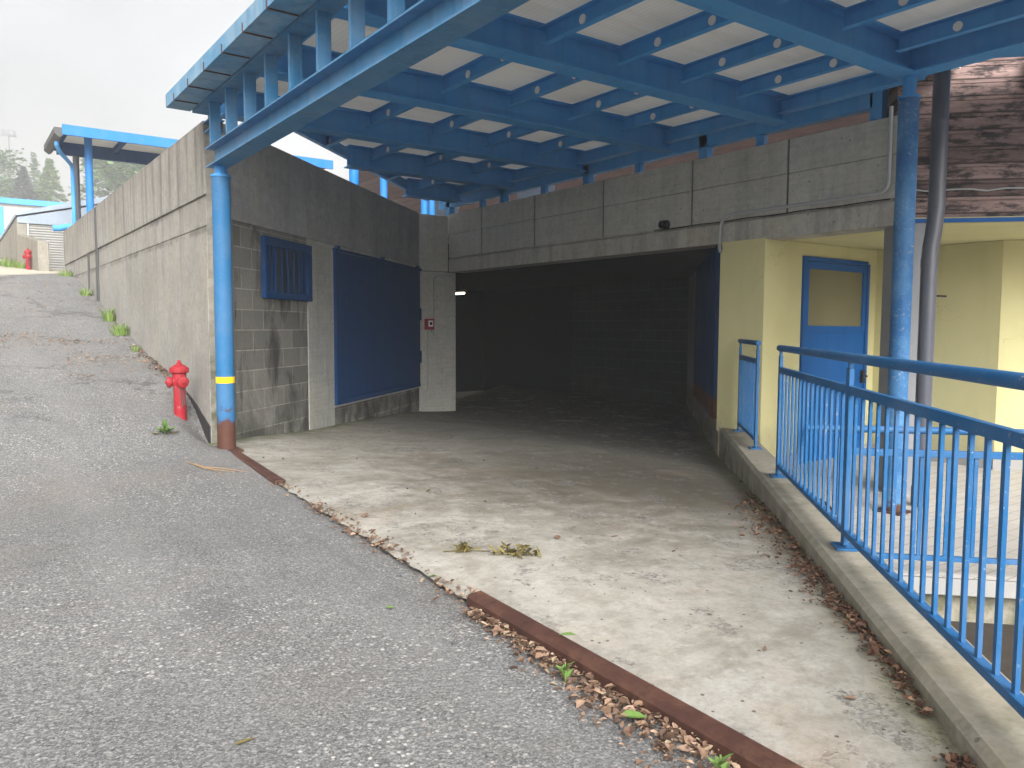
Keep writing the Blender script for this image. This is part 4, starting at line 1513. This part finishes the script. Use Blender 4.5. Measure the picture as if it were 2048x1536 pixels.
def tuft(x, y, z, n, h, spread, label, mat='grass'):
    mb = MB()
    for _ in range(n):
        a = rl.uniform(0, 6.3)
        r0 = rl.random() ** .7 * spread * .5
        b = Vector((x + math.cos(a) * r0, y + math.sin(a) * r0, z - .01))
        hh = h * rl.uniform(.3, .85)
        out = Vector((math.cos(a), math.sin(a), 0)) * hh * rl.uniform(.15, .75)
        w = Vector((-math.sin(a), math.cos(a), 0)) * rl.uniform(.003, .006)
        m1 = b + out * .4 + Vector((0, 0, hh * .6))
        tp = b + out + Vector((0, 0, hh * .9))
        mb.add([b - w, b + w, m1 + w * .8, m1 - w * .8, tp], [(0, 1, 2, 3), (3, 2, 4)])
    o = mb.build('grass_tuft', M[mat], None, (x, y, z), fix=False)
    return tag(o, label, 'grass', 'grass tufts at wall feet')


for x, y, n, h, s, lab in (
        (1.90, 11.6, 150, .26, .26, 'bright green grass tuft at the wall foot, the biggest on the ramp'),
        (1.92, 12.6, 110, .32, .18, 'taller dark green weed tuft just above the biggest grass tuft'),
        (1.90, 10.6, 40, .12, .12, 'tiny grass tuft below the biggest one at the wall foot'),
        (1.88, 14.5, 90, .22, .2, 'grass tuft beside the dark vertical wall joint'),
        (1.9, 17.2, 120, .2, .35, 'mossy grass at the upper end of the long wall'),
        (1.44, 20.9, 120, .28, .3, 'green tuft beside the far hydrant'),
        (1.30, 22.4, 150, .34, .4, 'grass clump at the foot of the shed corner'),
        (1.15, 24.3, 160, .38, .6, 'grass clump furthest up the boundary wall')):
    tuft(x, y, zroad(x, y), n, h, s, lab)
# dandelion like weed on the asphalt
x, y = 1.518, 7.285
z = zroad(x, y)
wd_ = thing('weed', (x, y, z), 'broad leaved green weed growing from the asphalt by the hydrant', 'plant')
mb = MB()
for k in range(9):
    a = k * .7 + rl.uniform(-.2, .2)
    L = rl.uniform(.07, .13)
    leaf(mb, (x + math.cos(a) * L * .5, y + math.sin(a) * L * .5, z + .02 + L * .18), L, L * .42, a, -.45 + rl.uniform(-.2, .2), rl.uniform(-.3, .3), .2)
for k in range(3):
    a = k * 2.1
    leaf(mb, (x + .01 * math.cos(a), y + .01 * math.sin(a), z + .08), .13, .055, a, -1.2, rl.uniform(-.3, .3), .25)
mb.build('leaves', M['green_leaf'], wd_, fix=False)
mb = MB()
for k in range(7):
    a = k * .9
    leaf(mb, (x + math.cos(a) * .09, y + math.sin(a) * .09, z + .012), .07, .03, a, -.1, 0, .3)
mb.build('withered_leaves', M['olive_leaf'], wd_, fix=False)
MB().tube([(x, y, z - .01), (x, y + .005, z + .05)], .006, 6).build('stem', M['green_leaf'], wd_)
# small green seedlings beside the near strip
for (x, y, lab) in ((1.60, 1.28, 'small green seedling beside the near end of the heavy rusty strip'), (1.63, 1.95, 'small green sprig in the leaf drift halfway along the heavy strip')):
    z = zroad(x, y)
    mb = MB()
    for k in range(6):
        a = k * 1.05
        leaf(mb, (x + math.cos(a) * .018, y + math.sin(a) * .018, z + .025 + .008 * k), .05, .022, a, -.7, 0, .2)
    mb.tube([(x, y, z - .01), (x, y, z + .07)], .003, 5)
    o = mb.build('seedling', M['green_leaf'], None, (x, y, z), fix=False)
    tag(o, lab, 'plant', 'seedlings in the leaf drift')
# wilted plant lying on the concrete
for (x0, y0, n, s, lab) in ((2.31, 3.17, 40, .075, 'larger wilted olive plant lying on the pale concrete'), (2.13, 3.36, 22, .025, 'small wilted tuft left of the larger one on the concrete')):
    mb = MB()
    z = zslab(x0, y0)
    for k in range(n):
        f = rl.gauss(0, s)
        x, y = x0 + f * .75, y0 - f * .55 + rl.gauss(0, .022)
        leaf(mb, (x, y, z + rl.uniform(.006, .045)), rl.uniform(.03, .075), rl.uniform(.010, .022), rl.uniform(0, 6.3), rl.uniform(-.9, .5), rl.uniform(-.8, .8), .5)
    mb.tube([(x0 - .09, y0 + .07, z + .006), (x0, y0, z + .014), (x0 + .11, y0 - .07, z + .008)], .003, 5)
    o = mb.build('wilted_plant', M['olive_leaf'], None, (x0, y0, z), fix=False)
    tag(o, lab, 'plant', 'wilted plants on the drive')
# twigs on the asphalt in front of the column
mb = MB()
for a, b, c in (((1.50, 6.45), (1.56, 6.15), (1.72, 5.95)), ((1.53, 6.35), (1.60, 6.1), (1.62, 5.86)), ((1.56, 6.2), (1.66, 6.12), (1.80, 5.9))):
    mb.tube([(p[0], p[1], zroad(*p) + .012) for p in (a, b, c)], .0045, 5, .0025)
o = mb.build('twig', M['needle'], None, (1.57, 6.19, zroad(1.57, 6.19)))
tag(o, 'forked dry twig on the asphalt left of the blue corner column', 'twig')
# loose stones along the joint
for k, (x, y, r) in enumerate(((1.73, 2.95, .008), (1.70, 3.25, .007), (2.3, 4.2, .007), (2.62, 4.9, .008), (1.50, 2.45, .008), (2.12, 6.5, .011), (2.25, 6.4, .010))):
    mb = MB()
    z = (zslab if x > xt(y) else zroad)(x, y)
    pr = [(r * math.cos(t) * rl.uniform(.75, 1.1), r * .8 * math.sin(t)) for t in frange(-1.4, 1.4, 5)]
    mb.lathe(pr, (x, y, z + r * .5), 7)
    o = mb.build('loose_stone', M['joint'], None, (x, y, z))
    tag(o, 'small loose grey stone lying at the edge of the concrete drive', 'stone', 'loose stones at the drive edge')


def crown_quad(mb, c, s):
    a, b = rl.uniform(0, 6.3), rl.uniform(-1, 1)
    u = Vector((math.cos(a), math.sin(a), b * .5)).normalized() * s
    w = u.cross(Vector((rl.uniform(-1, 1), rl.uniform(-1, 1), 1))).normalized() * s * .6
    c = Vector(c)
    mb.add([c - u, c - w * .8, c + u, c + w * .8], [(0, 1, 2, 3)])


GT = 'trees in the mist'


def broadleaf(x, y, z, h, r, label, mat, n=2600):
    t = thing('tree', (x, y, z), label, 'tree', GT)
    mb = MB()
    mb.tube([(x, y, z - .5), (x + .1, y, z + h * .3), (x, y, z + h * .75)], .22, 8, .06)
    cl = []
    for k in range(26):
        a = rl.uniform(0, 6.3)
        v = rl.uniform(.28, .98)
        rr = r * rl.uniform(.35, 1) * math.sin(min(1, max(.08, 1.15 - v) * 1.35) * 1.57)
        p = Vector((x + math.cos(a) * rr, y + math.sin(a) * rr, z + h * v))
        cl.append(p)
        mb.tube([(x, y, z + h * v * .55), ((x + p.x) / 2, (y + p.y) / 2, z + h * v * .85), p], .05, 5, .012)
    mb.build('trunk', M['bark'], t)
    mb = MB()
    for k in range(n):
        p = rl.choice(cl)
        g = r * .24
        crown_quad(mb, p + Vector((rl.gauss(0, g), rl.gauss(0, g), rl.gauss(0, g * .6))), rl.uniform(.10, .24) * r / 2.2)
    mb.build('crown', M[mat], t, fix=False)


def conifer(x, y, z, h, r, label, mat, n=2600, sparse=1.0):
    t = thing('conifer_tree', (x, y, z), label, 'tree', GT)
    MB().tube([(x, y, z - .5), (x, y, z + h)], .16, 7, .02).build('trunk', M['bark'], t)
    mb = MB()
    nb = int(34 * sparse)
    br = []
    for k in range(nb * 5):
        f = rl.random()
        br.append((f, rl.uniform(0, 6.3), r * (1 - f) * rl.uniform(.65, 1.1) + .08))
    for k in range(n):
        f, a, L = rl.choice(br)
        d = rl.random() ** .6
        p = Vector((x + math.cos(a) * L * d, y + math.sin(a) * L * d, z + h * (.06 + .94 * f) - L * d * .28 + rl.gauss(0, .07)))
        p += Vector((rl.gauss(0, .1), rl.gauss(0, .1), 0))
        crown_quad(mb, p, rl.uniform(.10, .24) * (r / 1.6) ** .6)
    mb.build('crown', M[mat], t, fix=False)


broadleaf(5.5, 116, 14.8, 8.2, 4.0, 'hazy broadleaf tree at the left edge of the mist', 'tree_a', 3600)
conifer(7.8, 107, 14.3, 5.3, 2.5, 'squat dark conifer, darkest of the trees in the mist', 'tree_b', 3600)
conifer(11.4, 136, 17.8, 9.0, 3.0, 'thin pale conifer top rising behind the squat dark conifer', 'tree_a', 1500, .5)
conifer(11.0, 112, 14.9, 6.8, 3.5, 'light green conifer right of the squat dark one', 'tree_c', 3600)
broadleaf(16.4, 94, 11.8, 8.4, 4.6, 'spreading misty tree seen under the far blue canopy', 'tree_a', 6500)
broadleaf(2.6, 120, 15.2, 7.6, 3.8, 'misty bush tree cut by the left picture edge', 'tree_a', 3000)

# ------------------------------------------------------------------ mist
mb = MB()
mb.box(-120, 120, -80, 240, -2.0, 40)
hz = mb.build('haze', M['white'], None, (0, 20, 10))
t = bpy.data.materials.new('mist')
t.use_nodes = True
t.node_tree.nodes.clear()
mo = t.node_tree.nodes.new('ShaderNodeOutputMaterial')
pv = t.node_tree.nodes.new('ShaderNodeVolumePrincipled')
pv.inputs['Color'].default_value = (.93, .94, .95, 1)
pv.inputs['Density'].default_value = .003
pv.inputs['Anisotropy'].default_value = .2
t.node_tree.links.new(pv.outputs[0], mo.inputs['Volume'])
hz.data.materials.clear()
hz.data.materials.append(t)
struct(hz, 'stuff')

# ------------------------------------------------------------------ camera
cam = bpy.data.cameras.new('camera')
cam.sensor_width = 36
cam.lens = 1567.13 / 2048 * 36
cam.clip_start = .05
cam.clip_end = 600
co_ = bpy.data.objects.new('camera', cam)
COL.objects.link(co_)
th_, p_, r_ = R(35.792), R(4.078), R(-.2535)
F = Vector((math.sin(th_) * math.cos(p_), math.cos(th_) * math.cos(p_), -math.sin(p_)))
R0 = Vector((math.cos(th_), -math.sin(th_), 0))
U0 = R0.cross(F)
rx = R0 * math.cos(r_) - U0 * math.sin(r_)
ux = R0 * math.sin(r_) + U0 * math.cos(r_)
m = Matrix((rx, ux, -F)).transposed().to_4x4()
m.translation = Vector((0, 0, 1.43))
co_.matrix_world = m
sc.camera = co_

# ------------------------------------------------------------------ light
SUN_EL, SUN_AZ = 32, -108      # azimuth of the direction the light comes from, measured in the XY plane
wd = bpy.data.worlds.new('World')
sc.world = wd
wd.use_nodes = True
nt = wd.node_tree
bg = nt.nodes['Background']
sky = nt.nodes.new('ShaderNodeTexSky')
sky.sky_type = 'NISHITA'
sky.sun_disc = False
sky.sun_elevation = R(SUN_EL)
sky.sun_rotation = R(90 - SUN_AZ)
sky.air_density = 1.0
sky.dust_density = 9.0
sky.ozone_density = 1.0
hs = nt.nodes.new('ShaderNodeHueSaturation')
hs.inputs['Saturation'].default_value = .16
nt.links.new(sky.outputs[0], hs.inputs['Color'])
tc = nt.nodes.new('ShaderNodeTexCoord')
cn = nt.nodes.new('ShaderNodeTexNoise')
cn.inputs['Scale'].default_value = 2.2
cn.inputs['Detail'].default_value = 5
nt.links.new(tc.outputs['Generated'], cn.inputs['Vector'])
cm = nt.nodes.new('ShaderNodeMapRange')
for i_, v_ in enumerate((.32, .68, .50, .85)):
    cm.inputs[i_ + 1].default_value = v_
nt.links.new(cn.outputs[0], cm.inputs[0])
cx = nt.nodes.new('ShaderNodeMix')
cx.data_type = 'RGBA'
cx.blend_type = 'MULTIPLY'
cx.inputs[0].default_value = 1
nt.links.new(hs.outputs[0], cx.inputs[6])
nt.links.new(cm.outputs[0], cx.inputs[7])
dt = nt.nodes.new('ShaderNodeVectorMath')
dt.operation = 'DOT_PRODUCT'
dt.inputs[1].default_value = (math.cos(R(SUN_AZ)) * .85, math.sin(R(SUN_AZ)) * .85, .53)
nt.links.new(tc.outputs['Generated'], dt.inputs[0])
gm = nt.nodes.new('ShaderNodeMapRange')
for i_, v_ in enumerate((-.9, .9, .76, 1.25)):
    gm.inputs[i_ + 1].default_value = v_
nt.links.new(dt.outputs['Value'], gm.inputs[0])
cy_ = nt.nodes.new('ShaderNodeMix')
cy_.data_type = 'RGBA'
cy_.blend_type = 'MULTIPLY'
cy_.inputs[0].default_value = 1
nt.links.new(cx.outputs[2], cy_.inputs[6])
nt.links.new(gm.outputs[0], cy_.inputs[7])
nt.links.new(cy_.outputs[2], bg.inputs[0])
bg.inputs[1].default_value = .15
sl = bpy.data.lights.new('sun', 'SUN')
sl.energy = .35
sl.angle = R(45)
sl.color = (1, .97, .92)
so = bpy.data.objects.new('sun', sl)
COL.objects.link(so)
dv = Vector((math.cos(R(SUN_AZ)) * math.cos(R(SUN_EL)), math.sin(R(SUN_AZ)) * math.cos(R(SUN_EL)), math.sin(R(SUN_EL))))
so.rotation_euler = dv.to_track_quat('Z', 'Y').to_euler()

sc.view_settings.view_transform = 'Standard'
sc.view_settings.look = 'None'
sc.view_settings.exposure = 1.7
sc.view_settings.gamma = 1
sc.render.engine = 'CYCLES'
cy = sc.cycles
cy.use_denoising = True
cy.max_bounces = 8
cy.diffuse_bounces = 5
cy.volume_bounces = 1
cy.sample_clamp_indirect = 4
